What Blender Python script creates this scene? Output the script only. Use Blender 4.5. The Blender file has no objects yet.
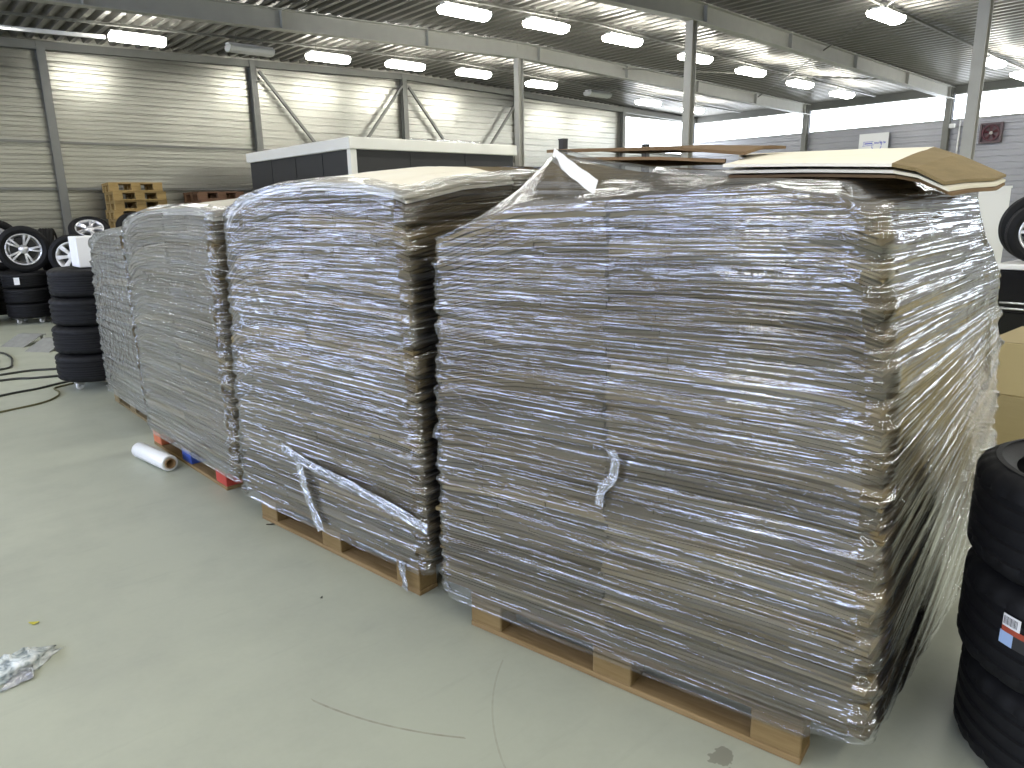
import bpy, math, random
from mathutils import Vector, Matrix, noise
random.seed(7)
PI = math.pi
SC = bpy.context.scene
COL = SC.collection

# ------------------------------------------------------------------ helpers
class MB:
    def __init__(s): s.v = []; s.f = []; s.m = []; s.uv = None
    def quad_grid(s, pts, nu, nv, closed_u=False, mat=0, flip=False):
        b = len(s.v); s.v += pts
        for j in range(nv - 1):
            for i in range(nu if closed_u else nu - 1):
                i2 = (i + 1) % nu
                q = (b + j*nu + i, b + j*nu + i2, b + (j+1)*nu + i2, b + (j+1)*nu + i)
                s.f.append(q[::-1] if flip else q); s.m.append(mat)
    def box(s, lo, hi, M=None, mat=0, bev=0.0):
        x0, y0, z0 = lo; x1, y1, z1 = hi
        b = len(s.v)
        if bev <= 0:
            P = [(x0,y0,z0),(x1,y0,z0),(x1,y1,z0),(x0,y1,z0),(x0,y0,z1),(x1,y0,z1),(x1,y1,z1),(x0,y1,z1)]
            F = [(0,3,2,1),(4,5,6,7),(0,1,5,4),(1,2,6,5),(2,3,7,6),(3,0,4,7)]
        else:
            e = min(bev, (x1-x0)*.4, (y1-y0)*.4, (z1-z0)*.4)
            P = []
            for sx, xx in ((1, x0), (-1, x1)):
                for sy, yy in ((1, y0), (-1, y1)):
                    for sz, zz in ((1, z0), (-1, z1)):
                        P += [(xx, yy+sy*e, zz+sz*e), (xx+sx*e, yy, zz+sz*e), (xx+sx*e, yy+sy*e, zz)]
            def I(a, c, d, k): return (a*4 + c*2 + d)*3 + k
            F = [(I(0,0,0,0),I(0,0,1,0),I(0,1,1,0),I(0,1,0,0)), (I(1,0,0,0),I(1,1,0,0),I(1,1,1,0),I(1,0,1,0)),
                 (I(0,0,0,1),I(1,0,0,1),I(1,0,1,1),I(0,0,1,1)), (I(0,1,0,1),I(0,1,1,1),I(1,1,1,1),I(1,1,0,1)),
                 (I(0,0,0,2),I(0,1,0,2),I(1,1,0,2),I(1,0,0,2)), (I(0,0,1,2),I(1,0,1,2),I(1,1,1,2),I(0,1,1,2))]
            for a in (0,1):
                for c in (0,1):
                    q = (I(a,c,0,0),I(a,c,1,0),I(a,c,1,1),I(a,c,0,1)); F.append(q if (a+c)%2 else q[::-1])
                    q = (I(a,0,c,0),I(a,1,c,0),I(a,1,c,2),I(a,0,c,2)); F.append(q[::-1] if (a+c)%2 else q)
                    q = (I(0,a,c,1),I(1,a,c,1),I(1,a,c,2),I(0,a,c,2)); F.append(q if (a+c)%2 else q[::-1])
                    for d in (0,1):
                        t = (I(a,c,d,0),I(a,c,d,1),I(a,c,d,2)); F.append(t if (a+c+d)%2 == 0 else t[::-1])
        if M is not None: P = [tuple(M @ Vector(p)) for p in P]
        s.v += P
        for f in F: s.f.append(tuple(b+i for i in f)); s.m.append(mat)
    def bar(s, p, q, w, h, mat=0, up=(0,0,1)):
        p, q = Vector(p), Vector(q); d = (q-p); L = d.length; d.normalize()
        u = Vector(up)
        if abs(d.dot(u)) > .98: u = Vector((1,0,0))
        x = d.cross(u).normalized(); y = x.cross(d).normalized()
        M = Matrix((( d.x, x.x, y.x, p.x),(d.y, x.y, y.y, p.y),(d.z, x.z, y.z, p.z),(0,0,0,1)))
        s.box((0,-w/2,-h/2),(L,w/2,h/2), M, mat)
    def tube(s, pts, r, n=8, mat=0, caps=True):
        pts = [Vector(p) for p in pts]; b = len(s.v); N = len(pts)
        px = None
        for i, p in enumerate(pts):
            d = (pts[min(i+1,N-1)] - pts[max(i-1,0)]).normalized()
            if px is None:
                a = Vector((0,0,1)) if abs(d.z) < .9 else Vector((1,0,0))
                px = d.cross(a).normalized()
            else:
                px = (px - d*px.dot(d)).normalized()
            py = d.cross(px)
            for k in range(n):
                t = 2*PI*k/n
                s.v.append(tuple(p + px*math.cos(t)*r + py*math.sin(t)*r))
        for i in range(N-1):
            for k in range(n):
                k2 = (k+1) % n
                s.f.append((b+i*n+k, b+i*n+k2, b+(i+1)*n+k2, b+(i+1)*n+k)); s.m.append(mat)
        if caps:
            s.f.append(tuple(b+k for k in range(n))[::-1]); s.m.append(mat)
            s.f.append(tuple(b+(N-1)*n+k for k in range(n))); s.m.append(mat)
    def lathe(s, prof, n=48, M=None, mat=0, closed=True, fn=None):
        b = len(s.v); m = len(prof)
        for i in range(n):
            t = 2*PI*i/n
            for j, (r, z) in enumerate(prof):
                if fn: r, z = fn(i, j, r, z)
                p = (r*math.cos(t), r*math.sin(t), z)
                s.v.append(tuple(M @ Vector(p)) if M is not None else p)
        for i in range(n):
            i2 = (i+1) % n
            for j in range(m if closed else m-1):
                j2 = (j+1) % m
                s.f.append((b+i*m+j, b+i2*m+j, b+i2*m+j2, b+i*m+j2)); s.m.append(mat)
    def prism(s, poly, z0, z1, M=None, mat=0):
        b = len(s.v); n = len(poly)
        P = [(x,y,z0) for x,y in poly] + [(x,y,z1) for x,y in poly]
        if M is not None: P = [tuple(M @ Vector(p)) for p in P]
        s.v += P
        s.f.append(tuple(b+i for i in range(n))[::-1]); s.m.append(mat)
        s.f.append(tuple(b+n+i for i in range(n))); s.m.append(mat)
        for i in range(n):
            j = (i+1) % n
            s.f.append((b+i, b+j, b+n+j, b+n+i)); s.m.append(mat)
    def mesh(s, name, mats, smooth=False):
        me = bpy.data.meshes.new(name)
        me.from_pydata(s.v, [], s.f)
        for m in (mats if isinstance(mats, (list, tuple)) else [mats]): me.materials.append(m)
        me.polygons.foreach_set('material_index', s.m)
        if smooth: me.polygons.foreach_set('use_smooth', [True]*len(me.polygons))
        if s.uv:
            uvl = me.uv_layers.new(name='UVMap')
            li = [0]*len(me.loops); me.loops.foreach_get('vertex_index', li)
            flat = []
            for i in li: flat += s.uv[i]
            uvl.data.foreach_set('uv', flat)
        me.update()
        return me
    def build(s, name, mats, parent=None, smooth=False, loc=(0,0,0)):
        return link(name, s.mesh(name, mats, smooth), parent, loc)

def link(name, me, parent=None, loc=(0,0,0)):
    o = bpy.data.objects.new(name, me); COL.objects.link(o)
    o.location = loc
    if parent is not None: o.parent = parent
    return o
def tag(o, label, cat, group=None, kind=None):
    o['label'] = label; o['category'] = cat
    if group: o['group'] = group
    if kind: o['kind'] = kind
    return o
def thing(name, label, cat, loc=(0,0,0), rz=0, group=None, kind=None):
    o = bpy.data.objects.new(name, None); COL.objects.link(o)
    o.location = loc; o.rotation_euler = (0,0,rz); o.empty_display_size = .1
    return tag(o, label, cat, group, kind)
def struct(o): o['kind'] = 'structure'; return o
def kids(o): return [c for c in bpy.data.objects if c.parent == o]
def copy_tree(o, parent=None, cache={}):
    c = o.copy(); COL.objects.link(c)
    if parent is not None: c.parent = parent
    for ch in kids(o): copy_tree(ch, c)
    return c
def auto_smooth(me, ang=40):
    me.polygons.foreach_set('use_smooth', [True]*len(me.polygons))
    try: me.set_sharp_from_angle(angle=math.radians(ang))
    except Exception: pass

# ------------------------------------------------------------------ materials
class NT:
    def __init__(s, name):
        s.m = bpy.data.materials.new(name); s.m.use_nodes = True
        s.n = s.m.node_tree.nodes; s.l = s.m.node_tree.links; s.n.clear()
        s.out = s.n.new('ShaderNodeOutputMaterial')
    def N(s, t, **k):
        n = s.n.new('ShaderNode'+t)
        for a, b in k.items():
            if hasattr(n, a): setattr(n, a, b)
        return n
    def L(s, a, b): s.l.new(a, b)
    def val(s, sock, v):
        if hasattr(v, 'is_output') or isinstance(v, bpy.types.NodeSocket): s.L(v, sock)
        else: sock.default_value = v
    def math(s, op, a, b=None, clamp=False):
        n = s.N('Math'); n.operation = op; n.use_clamp = clamp
        s.val(n.inputs[0], a)
        if b is not None: s.val(n.inputs[1], b)
        return n.outputs[0]
    def ramp(s, fac, stops):
        n = s.N('ValToRGB'); e = n.color_ramp.elements
        while len(e) < len(stops): e.new(.5)
        for el, (p, c) in zip(e, stops):
            el.position = p; el.color = (*c, 1) if len(c) == 3 else c
        s.L(fac, n.inputs[0]); return n.outputs[0]
    def noise(s, vec, scale, detail=3, rough=.5, dist=0):
        n = s.N('TexNoise'); n.inputs['Scale'].default_value = scale
        n.inputs['Detail'].default_value = detail; n.inputs['Roughness'].default_value = rough
        n.inputs['Distortion'].default_value = dist
        if vec is not None: s.L(vec, n.inputs['Vector'])
        return n.outputs['Fac']
    def mapping(s, vec, scale=(1,1,1), rot=(0,0,0), loc=(0,0,0)):
        n = s.N('Mapping'); n.inputs['Scale'].default_value = scale
        n.inputs['Rotation'].default_value = rot; n.inputs['Location'].default_value = loc
        s.L(vec, n.inputs['Vector']); return n.outputs[0]
    def mix(s, fac, a, b, blend='MIX'):
        n = s.N('Mix'); n.data_type = 'RGBA'; n.blend_type = blend
        s.val(n.inputs['Factor'], fac)
        for k, v in ((6, a), (7, b)):
            if isinstance(v, (tuple, list)): n.inputs[k].default_value = (*v, 1) if len(v) == 3 else v
            else: s.L(v, n.inputs[k])
        return n.outputs[2]
    def bump(s, h, strength=.3, dist=.01, normal=None):
        n = s.N('Bump'); n.inputs['Strength'].default_value = strength
        n.inputs['Distance'].default_value = dist
        s.L(h, n.inputs['Height'])
        if normal is not None: s.L(normal, n.inputs['Normal'])
        return n.outputs[0]
    def bsdf(s, color=(.5,.5,.5), rough=.5, metal=0, normal=None, spec=.5, **k):
        b = s.N('BsdfPrincipled')
        if isinstance(color, (tuple, list)): b.inputs['Base Color'].default_value = (*color, 1)
        else: s.L(color, b.inputs['Base Color'])
        s.val(b.inputs['Roughness'], rough); b.inputs['Metallic'].default_value = metal
        b.inputs['Specular IOR Level'].default_value = spec
        if normal is not None: s.L(normal, b.inputs['Normal'])
        s.L(b.outputs[0], s.out.inputs[0]); return b
    def obj(s): return s.N('TexCoord').outputs['Object']
    def pos(s): return s.N('NewGeometry').outputs['Position']
    def rnd(s): return s.N('ObjectInfo').outputs['Random']

def plain(name, color, rough=.5, metal=0, nscale=None, namp=.08, bump=0, spec=.5):
    t = NT(name)
    if nscale:
        f = t.noise(t.obj(), nscale, 4)
        c = t.mix(f, tuple(max(0, x*(1-namp*2)) for x in color), tuple(min(1, x*(1+namp*2)) for x in color))
        nm = t.bump(f, bump, .005) if bump else None
        t.bsdf(c, rough, metal, nm, spec)
    else: t.bsdf(color, rough, metal, None, spec)
    return t.m
def emit(name, color, strength):
    t = NT(name); e = t.N('Emission'); e.inputs[0].default_value = (*color, 1); e.inputs[1].default_value = strength
    t.L(e.outputs[0], t.out.inputs[0]); return t.m

def mat_floor():
    t = NT('painted_concrete'); p = t.pos()
    big = t.noise(p, .35, 3); mid = t.noise(p, 2.2, 5, .6); fine = t.noise(p, 45, 3)
    c = t.ramp(big, [(.3, (.32,.338,.268)), (.7, (.43,.45,.355))])
    c = t.mix(t.math('MULTIPLY', t.ramp(mid, [(.42,(0,0,0)),(.75,(1,1,1))]), .45), c, (.25,.26,.215))
    c = t.mix(t.math('MULTIPLY', fine, .15), c, (.50,.51,.45))
    # scuffs: long thin smears
    sm = t.noise(t.mapping(p, (1.2, 9, 1), (0,0,.5)), 1.6, 4, .65)
    c = t.mix(t.math('MULTIPLY', t.ramp(sm, [(.58,(0,0,0)),(.72,(1,1,1))]), .16), c, (.25,.26,.22))
    def arc(cx, cy, R, w, x0, x1, axis, color, k):
        nonlocal c
        v = t.N('VectorMath'); v.operation = 'DISTANCE'; t.L(p, v.inputs[0]); v.inputs[1].default_value = (cx, cy, 0)
        d = t.math('ABSOLUTE', t.math('SUBTRACT', v.outputs['Value'], R))
        m = t.math('LESS_THAN', d, w)
        sx = t.N('SeparateXYZ'); t.L(p, sx.inputs[0])
        m = t.math('MULTIPLY', m, t.math('GREATER_THAN', sx.outputs[axis], x0))
        m = t.math('MULTIPLY', m, t.math('LESS_THAN', sx.outputs[axis], x1))
        m = t.math('MULTIPLY', m, t.math('LESS_THAN', sx.outputs[1], 2.1))
        m = t.math('MULTIPLY', m, t.math('MULTIPLY', t.noise(p, 25, 2), k))
        c = t.mix(m, c, color)
    def circ(a, b, d):
        ax, ay = a; bx, by = b; cx, cy = d
        D = 2*(ax*(by-cy)+bx*(cy-ay)+cx*(ay-by))
        ux = ((ax*ax+ay*ay)*(by-cy)+(bx*bx+by*by)*(cy-ay)+(cx*cx+cy*cy)*(ay-by))/D
        uy = ((ax*ax+ay*ay)*(cx-bx)+(bx*bx+by*by)*(ax-cx)+(cx*cx+cy*cy)*(bx-ax))/D
        return ux, uy, math.hypot(ax-ux, ay-uy)
    u, v_, R = circ((.818,1.949),(.931,1.69),(1.078,1.481)); arc(u, v_, R, .0035, .818, 1.078, 0, (.16,.14,.10), .95)
    u, v_, R = circ((1.407,1.692),(1.20,1.50),(1.089,1.311)); arc(u, v_, R, .003, 1.089, 1.407, 0, (.2,.19,.15), .6)
    # spilled patch next to the front pallet
    v = t.N('VectorMath'); v.operation = 'DISTANCE'; t.L(p, v.inputs[0]); v.inputs[1].default_value = (1.575,.925,0)
    d = t.math('ADD', v.outputs['Value'], t.math('MULTIPLY', t.math('SUBTRACT', t.noise(p, 22, 3), .5), .16))
    c = t.mix(t.math('MULTIPLY', t.math('LESS_THAN', d, .036), .75), c, (.17,.165,.13))
    r = t.math('ADD', .34, t.math('MULTIPLY', mid, .22))
    t.bsdf(c, r, 0, t.bump(t.noise(p, 60, 3), .05, .003), .45)
    return t.m
def mat_cardboard(name, a, b, edge=.5):
    t = NT(name); o = t.obj(); r = t.rnd()
    f = t.noise(t.mapping(o, (3, 3, 40)), 2, 4, .6)
    g = t.noise(o, 5, 3)
    c = t.mix(f, a, b)
    c = t.mix(t.math('MULTIPLY', t.ramp(r, [(.0,(1,1,1)),(.35,(.1,.1,.1)),(.7,(0,0,0)),(1,(.8,.8,.8))]), .8), c, tuple(x*.38 for x in a))
    c = t.mix(t.math('MULTIPLY', g, .25), c, tuple(min(1, x*1.35) for x in b))
    c = t.mix(t.math('MULTIPLY', t.ramp(r, [(.40,(0,0,0)),(.44,(1,1,1)),(.56,(1,1,1)),(.60,(0,0,0))]), .55), c, tuple(min(1, x*1.55) for x in b))
    fl = t.N('TexWave'); fl.inputs['Scale'].default_value = 55; fl.inputs['Distortion'].default_value = 1.5
    t.L(o, fl.inputs['Vector'])
    nm = t.bump(t.math('ADD', fl.outputs['Fac'], t.noise(o, 60, 3)), .35*edge, .004)
    t.bsdf(c, .85, 0, nm, .2)
    return t.m
def mat_wood(name, a, b, sc=1):
    t = NT(name); o = t.obj()
    w = t.noise(t.mapping(o, (14*sc, 1.2*sc, 14*sc)), 2.5, 5, .6, .6)
    g = t.noise(o, 3, 3)
    c = t.mix(t.ramp(w, [(.3,(0,0,0)),(.7,(1,1,1))]), a, b)
    c = t.mix(t.math('MULTIPLY', g, .35), c, tuple(x*.6 for x in a))
    t.bsdf(c, .8, 0, t.bump(w, .25, .004), .25)
    return t.m
def mat_film(veil=.08, gloss=.12, seed=0, rough=.11, crumple=0, bumpk=1.0):
    t = NT('stretch_film'); uv = t.N('TexCoord').outputs['UV']
    def streak(rot, sx, sy, det, off, rg=.55):
        return t.noise(t.mapping(uv, (sx, sy, 1), (0,0,rot), (off+seed*3.1, seed*1.7+off, 0)), 1, det, rg, .1)
    s1 = streak(0.00, .8, 32, 2, 0.3)
    s2 = streak(0.03, 1.4, 68, 2, 5.1)
    s3 = streak(-.02, 2.6, 125, 1, 9.7)
    s4 = streak(0.12, 1.0, 30, 2, 2.2)
    h = t.math('ADD', t.math('MULTIPLY', s1, 1.0), t.math('MULTIPLY', s2, .55))
    h = t.math('ADD', h, t.math('MULTIPLY', s3, .30))
    h = t.math('ADD', h, t.math('MULTIPLY', s4, .4))
    h = t.math('ADD', h, t.math('MULTIPLY', t.noise(t.mapping(uv, (13, 26, 1)), 1, 4, .55, .4), crumple))
    nm = t.bump(h, 1.0, .0105*bumpk)
    gl = t.N('BsdfGlossy'); gl.distribution = 'GGX'; gl.inputs['Color'].default_value = (.97,.98,1,1)
    gl.inputs['Roughness'].default_value = rough; t.L(nm, gl.inputs['Normal'])
    tr = t.N('BsdfTransparent'); tr.inputs[0].default_value = (.92,.93,.945,1)
    df = t.N('BsdfDiffuse'); df.inputs[0].default_value = (.72,.74,.78,1); t.L(nm, df.inputs['Normal'])
    # stretched bands where several layers overlap turn milky
    vs = t.math('MULTIPLY', t.ramp(s2, [(.52,(0,0,0)),(.70,(1,1,1))]), veil*2.2)
    vs2 = t.math('MULTIPLY', t.ramp(s1, [(.54,(0,0,0)),(.68,(1,1,1))]), veil*2.0)
    vf = t.math('ADD', t.math('ADD', vs, vs2), veil*.45, True)
    m1 = t.N('MixShader'); t.L(vf, m1.inputs[0]); t.L(tr.outputs[0], m1.inputs[1]); t.L(df.outputs[0], m1.inputs[2])
    fr = t.N('Fresnel'); fr.inputs[0].default_value = 1.5
    lay = streak(0.04, .9, 9, 3, 7.7)
    gf = t.math('ADD', t.math('MULTIPLY', fr.outputs[0], 1.7), t.math('MULTIPLY', t.ramp(lay, [(.40,(0,0,0)),(.68,(1,1,1))]), gloss), True)
    m2 = t.N('MixShader'); t.L(gf, m2.inputs[0]); t.L(m1.outputs[0], m2.inputs[1]); t.L(gl.outputs[0], m2.inputs[2])
    t.L(m2.outputs[0], t.out.inputs[0])
    return t.m
def mat_corrugated(name, a, b, rough, metal, bumpk=.15):
    t = NT(name); p = t.pos()
    f = t.noise(t.mapping(p, (1.2, 1.2, 5)), 1.3, 4, .6)
    dots = t.noise(p, 28, 3, .6)
    c = t.mix(f, a, b)
    c = t.mix(t.math('MULTIPLY', dots, .25), c, tuple(x*.75 for x in a))
    nm = t.bump(t.math('ADD', t.noise(p, 9, 3), t.math('MULTIPLY', dots, .6)), bumpk, .02)
    t.bsdf(c, rough, metal, nm, .5)
    return t.m
def mat_tyre(name='tyre_rubber'):
    t = NT(name); o = t.obj()
    f = t.noise(o, 30, 3)
    c = t.mix(f, (.006,.006,.007), (.012,.012,.013))
    t.bsdf(c, .62, 0, t.bump(t.noise(o, 90, 3), .15, .003), .2)
    return t.m

M = dict(
    floor=mat_floor(),
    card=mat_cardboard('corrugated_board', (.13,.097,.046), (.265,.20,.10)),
    card_light=mat_cardboard('pale_corrugated_board', (.74,.68,.54), (.83,.78,.65), .3),
    card_brown=mat_cardboard('brown_corrugated_board', (.20,.125,.06), (.29,.19,.10), .4),
    carton=mat_cardboard('carton_board', (.36,.295,.155), (.42,.345,.19), .2),
    wood=mat_wood('pallet_wood', (.20,.13,.055), (.31,.215,.105)),
    wood_block=mat_wood('pressed_wood_block', (.19,.125,.05), (.26,.18,.08), 2),
    wood_yellow=mat_wood('yellow_pallet_wood', (.29,.19,.065), (.47,.33,.135)),
    wood_old=mat_wood('old_pallet_wood', (.17,.09,.05), (.27,.16,.095)),
    wood_dark=mat_wood('dark_pallet_wood', (.17,.13,.065), (.27,.21,.11)),
    red=plain('red_paint', (.42,.045,.03), .6, 0, 12, .15),
    blue=plain('blue_paint', (.03,.07,.32), .6, 0, 12, .15),
    orange=plain('orange_red_paint', (.55,.16,.07), .6, 0, 12, .15),
    wall=mat_corrugated('corrugated_liner', (.33,.325,.28), (.52,.515,.46), .30, .85),
    wall_grey=mat_corrugated('grey_corrugated_liner', (.29,.29,.30), (.38,.38,.395), .42, .4),
    deck=mat_corrugated('steel_roof_deck', (.17,.165,.145), (.26,.25,.225), .38, .55, .08),
    steel=plain('grey_painted_steel', (.165,.165,.145), .5, 0, 6, .05),
    steel_light=plain('light_grey_steel', (.36,.355,.315), .5, 0, 6, .05),
    galv=plain('galvanised_steel', (.5,.5,.48), .45, .5, 8, .08),
    white=plain('white_enamel', (.8,.8,.78), .45),
    whitebox=plain('white_foam', (.88,.88,.88), .7),
    panel=plain('charcoal_panel', (.022,.022,.022), .5, 0, 5, .06),
    fascia=plain('cream_white_fascia', (.78,.77,.70), .5),
    tyre=mat_tyre(),
    alloy=plain('silver_alloy', (.72,.72,.74), .3, .7),
    alloy_white=plain('white_alloy', (.8,.8,.8), .35, .2),
    rim_black=plain('black_gloss_rim', (.012,.012,.014), .18, .3),
    polish=plain('polished_lip', (.85,.85,.87), .18, .9),
    plastic_dark=plain('dark_plastic', (.03,.03,.03), .5),
    cable=plain('black_cable', (.02,.022,.018), .5),
    cable_olive=plain('olive_cable', (.13,.12,.055), .55),
    plate=plain('worn_steel_plate', (.27,.275,.26), .5, .3, 14, .15),
    darkred=plain('dark_red_enamel', (.085,.018,.026), .45, 0, 14, .25),
    tube=emit('glowing_diffuser', (1,.985,.92), 44),
    tube_off=plain('unlit_tube', (.6,.6,.56), .4),
    window=emit('daylit_polycarbonate', (.86,.92,1), 9.0),
    window_blue=emit('sky_lit_polycarbonate', (.64,.73,1), 15.0),
    logo=plain('blue_print', (.12,.13,.50), .5),
    label_white=plain('label_paper', (.8,.8,.8), .6),
    label_blue=plain('label_light_blue', (.35,.48,.72), .5),
    label_red=plain('label_red', (.35,.06,.03), .5),
    leaf=plain('yellow_scrap', (.55,.5,.06), .7),
)
FILM = [mat_film(.022, .10, 0, crumple=.3), mat_film(.03, .11, 1, crumple=.4), mat_film(.05, .13, 2, crumple=.4, bumpk=1.7), mat_film(.11, .18, 3, crumple=.9, bumpk=1.45)]

# ------------------------------------------------------------------ the hall
X0, X1, Y0, Y1 = -7.0, 20.2, -6.0, 14.3
def roof(x): return 4.42 - .026*abs(x - 9.4)
fl = MB(); fl.box((X0-.2, Y0-.2, -.2), (X1+.2, Y1+.2, 0)); struct(fl.build('floor', M['floor']))

# roof deck, trapezoidal ribs running from front to back
dk = MB(); pts = []; per = .2; n = int((X1-X0)/per)
prof = []
for i in range(n+1):
    x = X0 + i*per
    for dx, dz in ((0,0),(.07,0),(.10,.075),(.17,.075)):
        if x+dx <= X1+.01: prof.append((x+dx, roof(x+dx)+dz))
for y in (Y0-.2, Y1+.2): pts += [(x, y, z) for x, z in prof]
dk.quad_grid(pts, len(prof), 2)
for y in (Y0-.2, Y1+.2): dk.v += [(x, y, z+.15) for x, z in prof]
b = 2*len(prof)
for i in range(len(prof)-1): dk.f.append((b+i, b+len(prof)+i, b+len(prof)+i+1, b+i+1)); dk.m.append(0)
struct(dk.build('ceiling', M['deck']))

def corrugated_wall(name, a, bpt, z0, z1, mat, normal, depth=.016, per=.145):
    """wall from a to b (2D) with horizontal ribs between z0 and z1; z1 may be a function of x"""
    w = MB(); a = Vector((*a, 0)); bpt = Vector((*bpt, 0)); nv = Vector((*normal, 0))
    zs = []; z = z0
    zt = z1 if not callable(z1) else None
    top = zt if zt is not None else 4.6
    while z < top - 1e-4:
        for dz, off in ((0,0),(per*.10,0),(per*.18,1),(per*.50,1),(per*.54,.6),(per*.58,1),(per*.92,1)):
            if z+dz < top: zs.append((z+dz, off))
        z += per
    zs.append((top, 0))
    cols = 2
    pts = []
    for (zz, off) in zs:
        for k in range(cols):
            q = a.lerp(bpt, k/(cols-1)) + nv*depth*off
            pts.append((q.x, q.y, zz))
    w.quad_grid(pts, cols, len(zs))
    # back skin
    a2, b2 = a - nv*.12, bpt - nv*.12
    k = len(w.v)
    w.v += [(a2.x,a2.y,z0),(b2.x,b2.y,z0),(b2.x,b2.y,top),(a2.x,a2.y,top)]
    w.f.append((k,k+1,k+2,k+3)); w.m.append(0)
    N = len(zs)
    w.f += [(0,1,k+1,k),(2*(N-1),2*(N-1)+1,k+2,k+3)]; w.m += [0,0]
    return struct(w.build(name, mat))
corrugated_wall('wall_back', (X0, Y1), (16.75, Y1), 0, 4.5, M['wall'], (0,-1))
corrugated_wall('wall_back', (16.75, Y1), (X1, Y1), 0, 3.0, M['wall'], (0,-1))
corrugated_wall('wall_right', (X1, Y1), (X1, Y0), 0, 3.36, M['wall_grey'], (-1,0))
corrugated_wall('wall_left', (X0, Y0), (X0, Y1), 0, 2.3, M['wall'], (1,0))
corrugated_wall('wall_front', (X1, Y0), (X0, Y0), 0, 4.5, M['wall'], (0,1))
lin = MB(); lin.box((X1-.02, Y0, 3.97), (X1+.12, Y1, 4.35)); struct(lin.build('trim_1', M['steel']))
lin = MB(); lin.box((X0-.12, Y0, 3.8), (X0+.03, Y1, 4.35)); struct(lin.build('trim_2', M['steel']))
lin = MB(); lin.box((16.7, Y1-.02, 4.0), (X1, Y1+.12, 4.35)); struct(lin.build('trim_3', M['steel']))

win_n = [0]
def window(x0, x1, y0, y1, z0, z1, nx, n_m, mat=None):
    """a daylit strip of translucent sheet with slim glazing bars"""
    win_n[0] += 1
    p = MB(); p.box((x0,y0,z0),(x1,y1,z1)); o = struct(p.build('window_%d' % win_n[0], mat or M['window']))
    f = MB(); L = Vector((x1-x0, y1-y0, 0))
    along_x = abs(x1-x0) > abs(y1-y0)
    cx, cy = (x0+x1)/2 + nx[0]*.04, (y0+y1)/2 + nx[1]*.04
    for z in (z0+.015, z1-.015):
        if along_x: f.box((x0, cy-.02, z-.015), (x1, cy+.02, z+.015))
        else: f.box((cx-.02, y0, z-.015), (cx+.02, y1, z+.015))
    f.build('window_frame', M['steel_light'], o)
    return o
for k, (ya, yb) in enumerate(((10.5,14.3),(6.9,10.5),(3.3,6.9),(-.3,3.3),(-3.9,-.3),(-6,-3.9))):
    window(X1, X1+.05, ya+.09, yb-.09, 3.36, 3.97, (-1,0), 3)
    if k in (0,1,2,3,4): window(X0-.05, X0, ya+.12, yb-.12, 2.3, 3.8, (1,0), 3, M['window_blue'])
window(16.85, X1-.1, Y1, Y1+.05, 3.0, 4.0, (0,-1), 3)

FILM_TOP = mat_film(.12, .26, 5, .14)
def ibeam_x(name, y, zt_off=.02, h=.27, w=.15):
    """roof beam along x in two slopes meeting at the ridge, web and two flanges"""
    m = MB()
    segs = [X0, 9.4, X1]
    for a, c in zip(segs, segs[1:]):
        za, zc = roof(a)-zt_off, roof(c)-zt_off
        for (dz, ww, hh) in ((-.007, w, .014), (-h+.007, w, .014), (-h/2, .012, h-.02)):
            m.bar((a, y, za+dz), (c, y, zc+dz), ww, hh)
    x = X0 + 1.9
    while x < X1:
        z = roof(x)-zt_off
        m.box((x-.006, y-w/2+.005, z-h+.014), (x+.006, y+w/2-.005, z-.014)); x += 2.5
    return struct(m.build(name, M['steel_light']))
BEAMS = (10.5, 6.9, 3.3, -.3, -3.9)
for y in BEAMS: ibeam_x('roof_beam', y)
# eave member on the long wall and short walls
e = MB()
for a, c in ((X0, 9.4), (9.4, X1)): e.bar((a, Y1-.1, roof(a)-.11), (c, Y1-.1, roof(c)-.11), .10, .12)
struct(e.build('eave_beam', M['steel']))

def icol(name, x, y, zt, along='x', s=.16, mat='steel'):
    m = MB(); t = .012
    if along == 'x':   # flanges face +-y
        m.box((x-s/2, y-s/2, 0), (x+s/2, y-s/2+t, zt)); m.box((x-s/2, y+s/2-t, 0), (x+s/2, y+s/2, zt)); m.box((x-t/2, y-s/2+t, 0), (x+t/2, y+s/2-t, zt))
    else:
        m.box((x-s/2, y-s/2, 0), (x-s/2+t, y+s/2, zt)); m.box((x+s/2-t, y-s/2, 0), (x+s/2, y+s/2, zt)); m.box((x-s/2+t, y-t/2, 0), (x+s/2-t, y+t/2, zt))
    m.box((x-s*.8, y-s*.8, 0), (x+s*.8, y+s*.8, .02))
    return struct(m.build(name, M[mat]))
for x in (-4.4, -.9, 2.55, 5.98, 9.35, 12.75, 16.7): icol('wall_column', x, Y1-.10, roof(x)-.05, 'x', .12)
for y in BEAMS[:4]: icol('wall_column', X1-.10, y, 4.12, 'y', .13)
icol('column', 9.42, 10.5, roof(9.42)-.29, 'y', .125, 'steel_light')
icol('column', 9.62, 6.9, roof(9.62)-.29, 'y', .125, 'steel_light')
icol('column', 10.4, 3.3, roof(10.4)-.29, 'y', .125, 'steel_light')
# wall bracing in the two bays behind the office
for xa, xb in ((5.98, 9.35), (9.35, 12.75)):
    m = MB()
    m.bar((xa+.1, Y1-.16, 4.1), (xb-.1, Y1-.16, .3), .05, .05); m.bar((xb-.1, Y1-.2, 4.1), (xa+.1, Y1-.2, .3), .05, .05)
    struct(m.build('wall_brace', M['steel']))
# roof bracing rods
for (p, q) in (((17.4,10.4),(11.2,4.6)), ((12.2,10.4),(17.9,7.0))):
    m = MB(); m.tube([(p[0],p[1],roof(p[0])-.12),(q[0],q[1],roof(q[0])-.12)], .014, 6); struct(m.build('roof_brace', M['steel']))
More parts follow.
